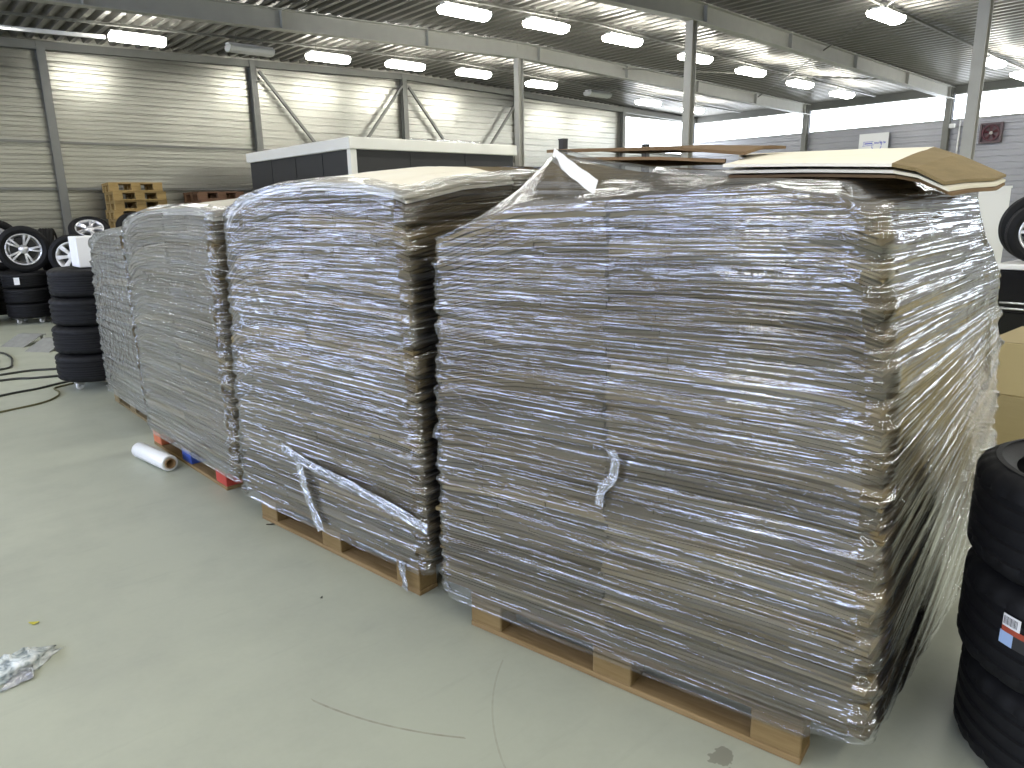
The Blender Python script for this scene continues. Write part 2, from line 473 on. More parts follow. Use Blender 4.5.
# conduit rails on the long wall
for k, (z, r) in enumerate(((2.68,.018),(1.94,.02))):
    m = MB(); m.box((X0, Y1-.07, z-r), (7.2, Y1-.035, z+r)); struct(m.build('wall_rail', M['steel']))

# ------------------------------------------------------------------ ceiling lights
def make_light(lit, prox=None):
    L = .74
    r = thing('ceiling_light', 'x', 'ceiling light', kind='thing')
    AX = Matrix(((0,0,1,0),(1,0,0,0),(0,1,0,0),(0,0,0,1)))
    h = MB(); h.prism([(-.06,.03),(.06,.03),(.07,0),(-.07,0)], -L/2, L/2, AX)
    h.build('housing', M['white'], r)
    t = MB(); pr = [(-.115,-.005),(-.125,-.04),(-.10,-.085),(-.05,-.105),(.05,-.105),(.10,-.085),(.125,-.04),(.115,-.005)]
    t.prism(pr, -L/2+.02, L/2-.02, AX)
    t.build('diffuser', M['tube'] if lit else M['tube_off'], r)
    for s in (-1, 1):
        c = MB(); c.prism([(x*1.06, y) for x, y in pr], s*(L/2-.012)-.008, s*(L/2-.012)+.008, AX); c.build('end_cap', M['tube'] if lit else M['tube_off'], r)
    for s in (-1, 1):
        w = MB(); w.tube([(s*L*.3, 0, .03), (s*L*.3, 0, .19)], .006, 6); w.build('hanger', M['steel'], r)
    return r
protoL = {True: make_light(True), False: make_light(False)}
usedL = {True: False, False: False}
ROWS = [
    (12.35, 'row nearest the corrugated back wall', [(3.5,1),(5.2,0),(6.6,1),(8.2,1),(9.85,1),(11.75,1),(13.6,0),(15.5,1),(17.4,1)]),
    (8.5, 'middle row between the two roof beams', [(6.65,1),(8.2,1),(9.95,1),(12.0,1),(13.9,1),(15.9,1),(17.9,1)]),
    (5.0, 'row nearest the camera, over the front beam', [(11.7,1),(16.5,1),(18.4,1)]),
]
ORD = ['first','second','third','fourth','fifth','sixth','seventh','eighth','ninth']
for y, rn, xs in ROWS:
    for i, (x, lit) in enumerate(xs):
        lit = bool(lit)
        o = protoL[lit] if not usedL[lit] else copy_tree(protoL[lit])
        usedL[lit] = True
        o.location = (x, y, roof(x)-.19)
        o['label'] = '%s fluorescent ceiling light, %s from the left, %s' % ('glowing' if lit else 'unlit', ORD[i], rn)
        o['group'] = 'fluorescent ceiling lights'
    m = MB()
    for a, c in ((-6.5, 9.4), (9.4, 19.9)): m.bar((a, y+.09, roof(a)-.05), (c, y+.09, roof(c)-.05), .05, .035)
    struct(m.build('conduit', M['steel']))
m = MB(); m.bar((-6.5, 12.52, roof(-6.5)-.22), (3.1, 12.52, roof(3.1)-.22), .06, .05); struct(m.build('cable_trunking', M['white']))
# the same fittings elsewhere in the hall, out of the picture
LIGHT_W = 24
for y in (12.35, 8.5, 5.0, 1.5, -2.1, -5.0):
    for i in range(14):
        x = -6 + 1.85*i
        if (y > 12 and x > 2.4) or (8 < y < 9 and x > 5.5) or (4 < y < 6 and x > 10.5): continue
        ld = bpy.data.lights.new('hall_tube', 'AREA'); ld.shape = 'RECTANGLE'; ld.size = 1.25; ld.size_y = .16
        ld.energy = LIGHT_W * (1.8 if y < -1 else .8); ld.color = (1,.985,.90)
        lo = bpy.data.objects.new('hall_tube', ld); COL.objects.link(lo); lo.location = (x, y, roof(x)-.2)

# ------------------------------------------------------------------ pallets
def pallet(loc, rz, label, Ly=1.2, Lx=.8, wood='wood', blocks=None, group='wooden pallets on the floor', mats=None):
    """front long side on local x=0, running along +y"""
    r = thing('wooden_pallet', label, 'pallet', loc, rz, group)
    J = lambda a: random.uniform(-a, a)
    xs = [(0,.10),(Lx/2-.05,Lx/2+.05),(Lx-.10,Lx)]
    ys = [(0,.145),(Ly/2-.0725,Ly/2+.0725),(Ly-.145,Ly)]
    for a, c in xs:
        m = MB(); m.box((a,0,0),(c,Ly,.022), None, 0, .003); m.build('bottom_board', M[wood], r)
    for i, (a, c) in enumerate(xs):
        for j, (d, e_) in enumerate(ys):
            m = MB(); m.box((a+.001, d+.001, .022),(c-.001, e_-.001, .10), None, 0, .004)
            mt = (blocks or {}).get((i, j), M['wood_block'] if wood == 'wood' else M[wood])
            m.build('block', mt, r)
    for d, e_ in ys:
        m = MB(); m.box((0,d,.10),(Lx,e_,.122), None, 0, .003); m.build('stringer_board', M[wood], r)
    nb = 5; w = .12
    for k in range(nb):
        x = k*(Lx-w)/(nb-1)
        m = MB(); m.box((x,J(.003),.122),(x+w,Ly+J(.003),.144), None, 0, .003); m.build('top_board', M[wood], r)
    return r
R = math.radians
pallet((1.70,.762,0), R(11.6), 'wooden pallet under the front wrapped cardboard load', Lx=1.0)
pallet((1.433,2.24,0), R(7.8), 'wooden pallet under the second wrapped load from the front', Lx=.95)
pallet((1.275,3.93,0), R(2.5), 'wooden pallet with a blue block between red ones, behind the film roll',
       blocks={(0,0):M['red'],(0,1):M['blue'],(0,2):M['orange'],(1,0):M['red'],(2,0):M['red']}, Lx=.95)
pallet((1.335,5.52,0), R(.6), 'greenish old wooden pallet under the rearmost wrapped load', Ly=1.1, wood='wood_dark')

# ------------------------------------------------------------------ wrapped loads
def lerp_tab(tab, x, lin=False):
    if x <= tab[0][0]: return tab[0][1]
    for (a, fa), (c, fc) in zip(tab, tab[1:]):
        if x <= c:
            k = (x-a)/(c-a); k = k if lin else k*k*(3-2*k)*.5 + k*.5
            return fa+(fc-fa)*k
    return tab[-1][1]

class Load:
    def __init__(s, name_label, A, B, Cc, D, zb, H, taper, cols, nlay, film, inset, skirt, top_mat, label, bulge=.02, near_tilt=0):
        s.A, s.B, s.C, s.D = (Vector((*p, 0)) for p in (A, B, Cc, D))
        s.o = s.A.copy(); s.zb = zb; s.H = H; s.taper = taper; s.bulge = bulge
        s.near_tilt = near_tilt
        s.root = thing('wrapped_cardboard_load', label, 'cardboard load', (s.o.x, s.o.y, 0), 0, 'film wrapped cardboard loads in a row')
        s.seed = random.uniform(0, 50)
        s.build_sheets(cols, nlay, top_mat)
        s.build_film(film, inset, skirt)
    def P(s, u, t, z):
        """u 0..1 near to far, t 0..1 front to back; the load leans in and out a little with height"""
        k = (z - s.zb)/1.35
        tp = s.taper
        uu = u + (tp[0]*(1-u) - tp[1]*u)*max(0, k)**1.3/(s.B-s.A).length
        tt = t + (tp[2]*(1-t) - tp[3]*t)*max(0, k)**1.6/(s.D-s.A).length
        ln = max(0, min(1, (z-1.08)/.42))**1.4 * s.near_tilt * max(0, 1-1.6*u)*(1+.15*t)
        uu += ln/(s.B-s.A).length
        p = s.A.lerp(s.B, uu).lerp(s.D.lerp(s.C, uu), tt) - s.o
        wob = noise.noise(Vector((s.seed, z*2.1, 0)))*s.bulge
        d = (s.B-s.A).normalized()
        return Vector((p.x + wob*.6 + d.x*wob, p.y + d.y*wob, z))
    def zl(s, u, t, k):
        """height of layer level k in 0..1"""
        u_, t_ = min(1, max(0, u)), min(1, max(0, t))
        z = s.zb + k*(s.H(u_, t_)-s.zb)
        return z + .010*noise.noise(Vector((u*3+s.seed, t*2, k*9)))*min(1, 4*k*(1.15-k)+.1)
    def slab(s, m, u0, u1, t0, t1, k0, k1, nu, nt, gap=.0008, du=0, dt=0, mat=0):
        b = len(m.v)
        for top in (0, 1):
            for j in range(nt):
                for i in range(nu):
                    u = u0+(u1-u0)*i/(nu-1); t = t0+(t1-t0)*j/(nt-1)
                    z = s.zl(u, t, k1 if top else k0) + (-gap if top else gap)
                    p = s.P(u+du, t+dt, z); m.v.append(tuple(p))
        N = nu*nt
        for j in range(nt-1):
            for i in range(nu-1):
                a = b+j*nu+i
                m.f.append((a, a+nu, a+nu+1, a+1)); m.f.append((N+a, N+a+1, N+a+nu+1, N+a+nu)); m.m += [mat, mat]
        for i in range(nu-1):
            a = b+i; m.f.append((a, a+1, N+a+1, N+a)); c = b+(nt-1)*nu+i; m.f.append((c, N+c, N+c+1, c+1)); m.m += [mat, mat]
        for j in range(nt-1):
            a = b+j*nu; m.f.append((a, N+a, N+a+nu, a+nu)); c = a+nu-1; m.f.append((c, c+nu, N+c+nu, N+c)); m.m += [mat, mat]
    def build_sheets(s, cols, nlay, top_mat):
        """cols: list of (u0,u1,t0,t1,panels, individual?)"""
        Lu, Lt = (s.B-s.A).length, (s.D-s.A).length
        rest = MB()
        for ci, (u0, u1, t0, t1, panels, indiv) in enumerate(cols):
            # uneven layer boundaries
            ks = [0]
            for i in range(nlay): ks.append(ks[-1] + random.uniform(.6, 1.4))
            ks = [k/ks[-1] for k in ks]
            for i in range(nlay):
                m = MB() if indiv else rest
                dt = random.gauss(0.002, .006)/Lt; du = random.gauss(0, .005)/Lu
                if random.random() < .12: dt += random.uniform(-.02, .006)/Lt
                dt = max(-.009/Lt, min(.03/Lt, dt)); du = max(-.012/Lu, min(.012/Lu, du))
                for ply in (0, 1):
                    ka = ks[i] + (ks[i+1]-ks[i])*(.5*ply); kb = ka + (ks[i+1]-ks[i])*.5
                    d2 = random.gauss(.001, .004)/Lt; e2 = random.gauss(0, .004)/Lu; pj = [0]+[random.gauss(0,.03) if random.random()<.75 else random.uniform(-.15,.15) for _ in panels[1:-1]]+[0]
                    for a, c in zip([p+q for p, q in zip(panels, pj)], [p+q for p, q in zip(panels[1:], pj[1:])]):
                        g = .0005/Lu
                        sh = random.gauss(0, .0022)/Lt
                        s.slab(m, u0+(u1-u0)*a+g, u0+(u1-u0)*c-g, t0, t1, ka, kb, 4, 3, random.uniform(.0010,.0036), du+e2, max(-.012/Lt, dt+d2+sh))
                if indiv:
                    mt = top_mat if i == nlay-1 else M['card']
                    ob = m.build('flattened_box', mt, s.root)
                    if i == nlay-1: ob['label'] = 'pale topmost flattened box'
        if rest.v:
            ob = rest.build('flattened_boxes', M['card'], s.root); ob['kind'] = 'stuff'
            ob['label'] = 'flattened boxes at the back of the load'
    def build_film(s, mat, inset, skirt):
        Lu, Lt = (s.B-s.A).length, (s.D-s.A).length
        rc = .035; OFF = .021
        # perimeter samples: front A->B, back end B->C, C->D, near D->A
        per = []
        step = .028
        def edge(n, f):
            for i in range(n): per.append(f(i/n))
        nu_, nt_ = int(Lu/step), int(Lt/step)
        c = rc
        def corner(u, t, a0):
            for i in range(5):
                a = a0 + PI/2*i/5
                per.append((u + math.cos(a)*(c/Lu), t + math.sin(a)*(c/Lt)))
        # going A->B along the front (t=0): u from c to 1-c
        edge(nu_, lambda k: (c/Lu + k*(1-2*c/Lu), 0))
        corner(1-c/Lu, c/Lt, -PI/2)
        edge(nt_, lambda k: (1, c/Lt + k*(1-2*c/Lt)))
        corner(1-c/Lu, 1-c/Lt, 0)
        edge(nu_, lambda k: (1-c/Lu - k*(1-2*c/Lu), 1))
        corner(c/Lu, 1-c/Lt, PI/2)
        edge(nt_, lambda k: (0, 1-c/Lt - k*(1-2*c/Lt)))
        corner(c/Lu, c/Lt, PI)
        n = len(per)
        nz = 400; ni = 10
        m = MB(); m.uv = []
        # arc length
        arc = [0]
        for i in range(1, n):
            du = (per[i][0]-per[i-1][0])*Lu; dt = (per[i][1]-per[i-1][1])*Lt
            arc.append(arc[-1]+math.hypot(du, dt))
        for j in range(nz+ni):
            for i in range(n+1):
                u, t = per[i % n]; a = arc[i] if i < n else arc[-1]+step
                # outward direction in u,t
                eu = max(0, abs(u-.5)*2-(1-2*c/Lu))/(2*c/Lu)*(1 if u > .5 else -1)
                et = max(0, abs(t-.5)*2-(1-2*c/Lt))/(2*c/Lt)*(1 if t > .5 else -1)
                if j < nz:
                    k = j/(nz-1)
                    sk = skirt(u, t)
                    z = (s.zb-sk) + k*(s.zl(u, t, 1)+.006-(s.zb-sk))
                    near = (1-u)*Lu; cd = min(min(u, 1-u)*Lu, min(t, 1-t)*Lt)
                    q = (1 if et < -.5 else 0)
                    # long tension ridges plus a pinch at each layer near the corners
                    w = s.film_v(u, t, z, Lt)
                    lo = 2.6 if (s.near_tilt and u < .02) else 1
                    rr = noise.noise(Vector((a*.9+s.seed, w*17, 3)))*.0035*lo + noise.noise(Vector((a*1.6, w*40+a*1.5, s.seed)))*.0016*lo*1.2 + noise.noise(Vector((a*2.2, w*82-a*2.1, s.seed+7)))*.0006
                    corner_f = math.exp(-(max(abs(u-.5)*2-1, -1)*Lu/2)**2/.004 ) * math.exp(-((abs(t-.5)*2-1)*Lt/2)**2/.004)
                    rr += corner_f*(noise.noise(Vector((s.seed, a*.3, z*30)))*.019 + noise.noise(Vector((s.seed+3, a*.3, z*75)))*.009)
                    off = OFF + rr
                    if k < .03: off -= .006
                    p = s.P(u, t, z)
                    pu = (s.B-s.A).normalized(); pt = (s.D-s.A).normalized()
                    p = p + pu*eu*off + pt*et*off
                else:
                    lam = inset*(j-nz+1)/ni
                    u2, t2 = .5+(u-.5)*(1-lam), .5+(t-.5)*(1-lam)
                    dd = lam*.5*Lt
                    z = s.zl(u2, t2, 1) + .011 + .004*noise.noise(Vector((u2*9, t2*9, s.seed))) + .004*noise.noise(Vector((a*1.2, dd*40, s.seed)))
                    p = s.P(u2, t2, z); w = z + dd
                m.v.append(tuple(p)); m.uv.append((a, w))
        m.quad_grid([], n+1, 0)
        W = n+1
        for j in range(nz+ni-1):
            for i in range(W-1):
                m.f.append((j*W+i, (j+1)*W+i, (j+1)*W+i+1, j*W+i+1)); m.m.append(1 if j >= nz-2 else 0)
        o = m.build('stretch_film', [mat, FILM_TOP], s.root, True)
        o['label'] = 'clear wrinkled stretch film'
    def film_v(s, u, t, z, Lt):
        if s.near_tilt and u < .5:
            q = t*Lt
            den = 1-.42*q
            k = min(1, max(0, (.5-u)/.42))
            zz = (z-1.15*.42*q)/den if z < 1.15 else z
            k = 1 if u < .03 else 0
            return zz*k + z*(1-k)
        return z

PALE = [[(1.93,.652,1.557), (2.45,.70,1.575), (2.83,.775,1.590)], [(1.88,.70,1.590), (2.40,.80,1.640), (2.80,.90,1.655)],
        [(1.835,.738,1.601), (2.34,.86,1.655), (2.78,.985,1.690)], [(1.80,.95,1.612), (2.27,1.08,1.658), (2.74,1.20,1.698)],
        [(1.745,1.135,1.618), (2.20,1.34,1.66), (2.66,1.66,1.702)]]
def H1(u, t):
    f = lerp_tab([(0,1.50),(.06,1.535),(.2,1.56),(.45,1.545),(.55,1.535),(.75,1.52),(.88,1.475),(1,1.425)], u)
    # ridge a hand's breadth behind the front edge, peaking towards the far end
    rdg = lerp_tab([(0,0.01),(.12,.015),(.3,.045),(.5,.085),(.66,.125),(.785,.185),(.82,.165),(1,.03)], u, True)
    k = lerp_tab([(0,0),(.19,1),(.34,.85),(.6,.7),(1,.5)], t, True)
    edge = lerp_tab([(0,0),(.25,.0),(.5,-.01),(.75,-.07),(.9,-.16),(1,-.27)], t)
    kk = max(0, 1-u*4)
    z = f + rdg*k + edge*kk
    # the loose sheets press on the load: its top follows their underside
    x = 1.735 - .315*u + 1.385*t; y = .62 + 1.435*u + .152*t
    q = (x-1.82)/.95; qq = max(0, min(1, q))*2; i = min(1, int(qq)); fr = qq-i
    row = []
    for r in PALE:
        a, c = r[i], r[i+1]; row.append((a[1]+(c[1]-a[1])*fr, a[2]+(c[2]-a[2])*fr))
    w = max(0, min(1, 1-(q-1.0)/.16)) * max(0, min(1, 1-(-q-.02)/.06)) * max(0, min(1, 1-(y-row[-1][0]+.06)/.12))
    sz = row[0][1]
    for (ya, za), (yb, zb) in zip(row, row[1:]):
        if y >= ya: sz = za + (zb-za)*min(1, (y-ya)/(yb-ya))
    w = w*w*(3-2*w)
    return z + (max(z, sz-.036)-z)*w
def H2(u, t):
    f = lerp_tab([(0,1.585),(.05,1.605),(.2,1.635),(.45,1.65),(.65,1.64),(.85,1.605),(.95,1.56),(1,1.49)], u)
    return f + lerp_tab([(0,-.015),(.05,0),(.3,.045),(.6,.07),(1,.06)], t)
def H3(u, t):
    f = lerp_tab([(0,1.53),(.08,1.555),(.3,1.57),(.6,1.56),(.85,1.53),(.95,1.49),(1,1.43)], u)
    return f + lerp_tab([(0,-.015),(.05,0),(.3,.03),(.6,.055),(1,.05)], t)
def H4(u, t):
    f = lerp_tab([(0,1.43),(.3,1.43),(.7,1.40),(.92,1.36),(1,1.31)], u)
    return f + lerp_tab([(0,-.01),(.1,.0),(.5,.05),(1,.05)], t)

sk1 = lambda u, t: .045 if t < .5 and .08 < u < .97 else (.015 if u > .03 else .0)
Load('p', (1.735,.62), (1.42,2.055), (2.78,2.23), (3.12,.772), .145, H1, (.05,.05,.0,.07),
     [(0,.53,0,.36,(0,.42,.74,1),True), (.53,1,0,.36,(0,.38,.7,1),True), (0,1,.362,1,(0,.5,1),False)], 50,
     FILM[0], .42, sk1, M['card'], 'largest film wrapped load of flattened cardboard boxes, in front, under loose sheets', near_tilt=.045)
LOAD1 = bpy.data.objects['wrapped_cardboard_load']
Load('p', (1.435,2.175), (1.235,3.52), (2.42,3.645), (2.63,2.335), .145, H2, (.03,.10,.0,.05),
     [(0,.52,0,.5,(0,.3,.66,1),True), (.52,1,0,.5,(0,.45,.75,1),True), (0,1,.502,1,(0,.5,1),False)], 50,
     FILM[1], .07, lambda u, t: .03 if t < .3 else .0, M['card_light'], 'film wrapped cardboard load second from the front, bare pale top')
Load('p', (1.265,3.68), (1.195,5.05), (2.38,5.12), (2.46,3.755), .145, H3, (-.03,.05,.0,.05),
     [(0,.5,0,.5,(0,.5,1),True), (.5,1,0,.5,(0,.5,1),True), (0,1,.502,1,(0,1),False)], 46,
     FILM[2], .07, lambda u, t: .02 if t < .3 else .0, M['card_light'], 'film wrapped cardboard load third from the front, on the pallet with red blocks')
Load('p', (1.29,5.4), (1.28,6.56), (2.4,6.56), (2.4,5.4), .145, H4, (-.02,.20,.0,.05),
     [(0,1,0,.5,(0,.5,1),True), (0,1,.502,1,(0,1),False)], 46,
     FILM[3], .12, lambda u, t: .03 if t < .3 else .0, M['card_light'], 'lowest film wrapped cardboard load, rearmost, beside the four stacked tyres')

# loose sheets on the front load
def sheet(name, label, P, th, mat, nseg, wave, group='loose cardboard sheets on the front load', folds=()):
    """P: rows of 3-D points (rows x cols) describing the lower face; thickness th upwards"""
    m = MB(); rows, cols = len(P), len(P[0])
    fine = []
    for j in range(rows-1):
        for b_ in range(nseg if j < rows-2 else nseg+1):
            fj = b_/nseg; row = []
            for i in range(cols-1):
                for a_ in range(nseg if i < cols-2 else nseg+1):
                    fi = a_/nseg
                    p = Vector(P[j][i]).lerp(Vector(P[j][i+1]), fi).lerp(Vector(P[j+1][i]).lerp(Vector(P[j+1][i+1]), fi), fj)
                    p.z += wave*noise.noise(Vector((p.x*2.3, p.y*2.3, th*100)))
                    row.append(p)
            fine.append(row)
    nr, nc = len(fine), len(fine[0])
    lowr = [tuple(p) for r in fine for p in r]; up = [(p.x, p.y, p.z+th) for r in fine for p in r]
    m.v = lowr + up; N = nr*nc
    for j in range(nr-1):
        for i in range(nc-1):
            a = j*nc+i
            m.f.append((a, a+nc, a+nc+1, a+1)); m.f.append((N+a, N+a+1, N+a+nc+1, N+a+nc)); m.m += [0,0]
    def rim(seq):
        for a, c in zip(seq, seq[1:]): m.f.append((a, c, N+c, N+a)); m.m.append(0)
    rim([i for i in range(nc)]); rim([nc-1+j*nc for j in range(nr)]); rim([N-1-i for i in range(nc)]); rim([(nr-1-j)*nc for j in range(nr)])
    o = m.build(name, mat)
    return tag(o, label, 'cardboard sheet', group)
# pale sheet with its near edge folded down over the side of the load
def pale(dz, dx, ex=0):
    # rows go from flap edge -> crease -> far edge; columns front -> back
    return [[(1.93+dx,.652-ex*.3,1.557+dz), (2.45,.70-ex*.3,1.575+dz), (2.83,.775,1.590+dz)],
            [(1.88+dx,.70,1.590+dz), (2.40,.80,1.640+dz), (2.80,.90,1.655+dz)],
            [(1.835+dx,.738,1.601+dz), (2.34,.86,1.655+dz), (2.78,.985,1.690+dz)],
            [(1.80+dx,.95,1.612+dz), (2.27,1.08,1.658+dz), (2.74,1.20,1.698+dz)],
            [(1.745+dx,1.135,1.618+dz), (2.20,1.34,1.66+dz), (2.66,1.66,1.702+dz)]]
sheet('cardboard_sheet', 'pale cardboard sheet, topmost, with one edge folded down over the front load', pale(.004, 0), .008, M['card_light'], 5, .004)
sheet('cardboard_sheet', 'cardboard sheet directly under the topmost pale folded sheet', pale(-.011, .012, .02), .007, M['card_light'], 5, .005)
sheet('cardboard_sheet', 'lowest brown cardboard sheet under the two pale folded sheets', pale(-.022, .03, .03), .007, M['card_brown'], 5, .007)
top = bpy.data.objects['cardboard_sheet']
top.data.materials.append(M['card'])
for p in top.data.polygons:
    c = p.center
    # the folded flap (first two rows of the sheet) gets the darker brown board colour
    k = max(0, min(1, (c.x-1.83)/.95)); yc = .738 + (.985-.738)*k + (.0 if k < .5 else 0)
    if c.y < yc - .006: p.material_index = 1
# two brown sheets further back
sheet('cardboard_sheet', 'upper brown cardboard sheet behind the film peak of the front load',
      [[(2.00,1.23,1.668),(2.28,1.33,1.70),(2.55,1.40,1.714)], [(1.96,1.45,1.694),(2.25,1.54,1.715),(2.52,1.62,1.718)], [(1.86,1.93,1.712),(2.12,1.97,1.73),(2.42,2.0,1.735)]],
      .010, M['card_brown'], 6, .004)
sheet('cardboard_sheet', 'lower brown cardboard sheet behind the film peak of the front load',
      [[(2.01,1.30,1.650),(2.28,1.47,1.665),(2.52,1.63,1.67)], [(1.97,1.52,1.668),(2.25,1.6,1.672),(2.50,1.74,1.675)], [(1.90,1.86,1.684),(2.12,1.90,1.68),(2.40,1.94,1.68)]],
      .010, M['card_brown'], 6, .004)

def ribbon(name, pts, wdt, mat, parent, label, wob=.004):
    """a loose band of film or board lying over the face of a load; pts are its middle line"""
    m = MB(); m.uv = []; P = [Vector(p) for p in pts]; N = 24; nc = 7; rows = []
    for i in range(N):
        f = i/(N-1)*(len(P)-1); k = min(int(f), len(P)-2); c = P[k].lerp(P[k+1], f-k)
        d = (P[k+1]-P[k]).normalized(); sd = Vector((.985,.17,0)).cross(d).normalized()
        for j in range(nc):
            v = j/(nc-1)-.5
            q = c + sd*wdt*v*(1+.25*noise.noise(Vector((f*2,wdt,1)))) + Vector((-.985,-.17,0))*(wob*noise.noise(Vector((f*3,v*6,wdt*50)))+.002)
            rows.append(tuple(q - parent.location)); m.uv.append((f*.2, v*wdt))
    m.quad_grid(rows, nc, N); m.uv += m.uv[:]
    m.quad_grid([(p[0]+.0012,p[1],p[2]) for p in rows], nc, N, flip=True)
    o = m.build(name, mat, parent, True); o['label'] = label; return o
L1, L2 = bpy.data.objects['wrapped_cardboard_load'], bpy.data.objects['wrapped_cardboard_load.001']
ribbon('film_tail', [(1.262,3.069,.475),(1.281,2.938,.45),(1.303,2.792,.427),(1.343,2.52,.403),(1.380,2.277,.372),(1.404,2.12,.345)], .045, FILM[3], L2, 'milky band of film running down to the corner')
ribbon('film_tail', [(1.279,2.953,.46),(1.283,2.923,.349),(1.290,2.877,.24),(1.299,2.816,.136)], .05, FILM[3], L2, 'milky loose end of film hanging down')
ribbon('film_tail', [(1.538,1.33,.826),(1.542,1.314,.80),(1.540,1.322,.74),(1.532,1.358,.70),(1.530,1.367,.643)], .03, FILM[3], L1, 'milky torn tab of film')
ribbon('cardboard_strip', [(1.730,1.765,1.692),(1.645,1.60,1.638),(1.555,1.415,1.577)], .042, M['card_light'], L1, 'pale cardboard strip pushing up the film')

# ------------------------------------------------------------------ tyres and wheels
def tyre_mesh(name, R=.33, w=.24, rb=.215, n=96, detail=True):
    h = w/2; g = .009
    prof = [(rb,-h*.80),(rb+.012,-h*.88),(rb+.05,-h*.985),(R-.055,-h),(R-.028,-h*.93),(R-.008,-h*.83),(R-.001,-h*.72)]
    for c in (-.50,-.17,.17,.50):
        prof += [(R, h*c-.012),(R-g, h*c-.008),(R-g, h*c+.008),(R, h*c+.012)]
    prof += [(R-.001,h*.72),(R-.008,h*.83),(R-.028,h*.93),(R-.055,h),(rb+.05,h*.985),(rb+.012,h*.88),(rb,h*.80),
             (rb+.012,h*.7),(R-.03,h*.7),(R-.022,0),(R-.03,-h*.7),(rb+.012,-h*.7)]
    m = MB()
    blk = {4,5,6,7,22,23,24,25}
    def fn(i, j, r, z):
        if detail and j in blk and i % 4 == 0: r -= .006
        return r, z
    m.lathe(prof, n, None, 0, True, fn)
    me = m.mesh(name, M['tyre']); auto_smooth(me, 35)
    return me
T_BIG = tyre_mesh('tyre', .33, .284, .238, 120)
T_MED = tyre_mesh('tyre', .33, .245, .22, 96)
T_LOW = tyre_mesh('tyre', .31, .215, .215, 64, False)
def tyre(me, loc, label, group, rz=0):
    o = link('tyre', me, None, loc); o.rotation_euler = (0,0,rz)
    return tag(o, label, 'tyre', group)
# big stack close to the camera
for k, lab in enumerate(('bottom black tyre of the close stack beside the front load', 'middle black tyre of the close stack, with a paper sticker on its tread', 'top black tyre of the close stack beside the front load, seen from above')):
    o = tyre(T_BIG, (2.29+(.032,.012,.012)[k], .265+(-.028,-.010,-.003)[k], .142+.2845*k), lab, 'tyres stacked close to the camera', .3*k)
    if k == 1:
        for nm, mt, z0, z1, a0, a1 in (('sticker', 'label_white', .045, .078, 0, .14), ('sticker', 'label_red', .030, .045, 0, .30), ('sticker', 'label_blue', -.005, .030, -.01, .10), ('sticker', 'plastic_dark', -.005, .030, .10, .28)):
            s_ = MB(); pts = []
            base = R(150.5) - .3*k
            for zz in (z0, z1):
                for i in range(9):
                    a = base + a0 + (a1-a0)*i/8; pts.append((.3335*math.cos(a), .3335*math.sin(a), zz))
            for zz in (z0, z1):
                for i in range(9):
                    a = base + a0 + (a1-a0)*i/8; pts.append((.3320*math.cos(a), .3320*math.sin(a), zz))
            s_.v = pts
            for i in range(8):
                s_.f += [(i,i+1,9+i+1,9+i),(18+i,27+i,27+i+1,18+i+1),(i,18+i,18+i+1,i+1),(9+i,9+i+1,27+i+1,27+i)]; s_.m += [0]*4
            s_.f += [(0,9,27,18),(8,26,35,17)]; s_.m += [0,0]
            so = s_.build(nm, M[mt], o)
            if mt == 'label_white':
                so['label'] = 'white strip of the sticker with a printed bar code'
                bc = MB()
                for i in range(12):
                    a = base + .012 + .0095*i; d = .0016 if i % 3 else .0028
                    for q in (0,):
                        c0, c1 = a-d/1, a+d/1
                        bb = len(bc.v)
                        for rr in (.3336, .3342):
                            for (aa, zz) in ((c0,.051),(c1,.051),(c1,.073),(c0,.073)): bc.v.append((rr*math.cos(aa), rr*math.sin(aa), zz))
                        bc.f += [(bb,bb+3,bb+2,bb+1),(bb+4,bb+5,bb+6,bb+7),(bb,bb+1,bb+5,bb+4),(bb+1,bb+2,bb+6,bb+5),(bb+2,bb+3,bb+7,bb+6),(bb+3,bb,bb+4,bb+7)]; bc.m += [0]*6
                bc.build('printed_bars', M['plastic_dark'], so)

def caster(parent, x, y, ztop):
    m = MB(); m.lathe([(.012,-.012),(.033,-.012),(.036,-.008),(.036,.008),(.033,.012),(.012,.012)], 20, Matrix.Translation((x, y, .037)) @ Matrix.Rotation(PI/2, 4, 'X'))
    w = m.build('caster', M['white'], parent, True)
    f = MB(); f.box((x-.02,y-.02,.04),(x+.02,y-.015,ztop)); f.box((x-.02,y+.015,.04),(x+.02,y+.02,ztop)); f.box((x-.025,y-.025,ztop-.006),(x+.025,y+.025,ztop))
    f.build('fork', M['galv'], w)
def dolly(loc, label, z=.085):
    r = thing('tyre_dolly', label, 'dolly', loc, .4, 'wheeled tyre dollies')
    m = MB(); m.bar((-.24,0,z-.012),(.24,0,z-.012),.045,.022); m.bar((0,-.24,z-.0125),(0,.24,z-.0125),.045,.021)
    m.build('cross_frame', M['galv'], r)
    for x, y in ((.2,0),(-.2,0),(0,.2),(0,-.2)): caster(r, x, y, z-.022)
    return r
dolly((1.385,7.36,0), 'low wheeled dolly under the four stacked tyres')
for k, w in enumerate(('bottom','second lowest','third','top')):
    tyre(T_MED, (1.385+(.0,.01,.025,.045)[k], 7.36, .085+.1235+.2475*k), '%s black tyre of the stack of four beside the rearmost load' % w, 'stack of four tyres on a dolly', .5*k)
# white foam box on that stack
m = MB(); m.box((-.02,-.16,0),(.36,.14,.262), None, 0, .006);
wb = m.build('foam_box', M['whitebox'], None, False, (1.35,7.38,1.077)); tag(wb, 'bright white foam box standing on the stack of four tyres', 'box')

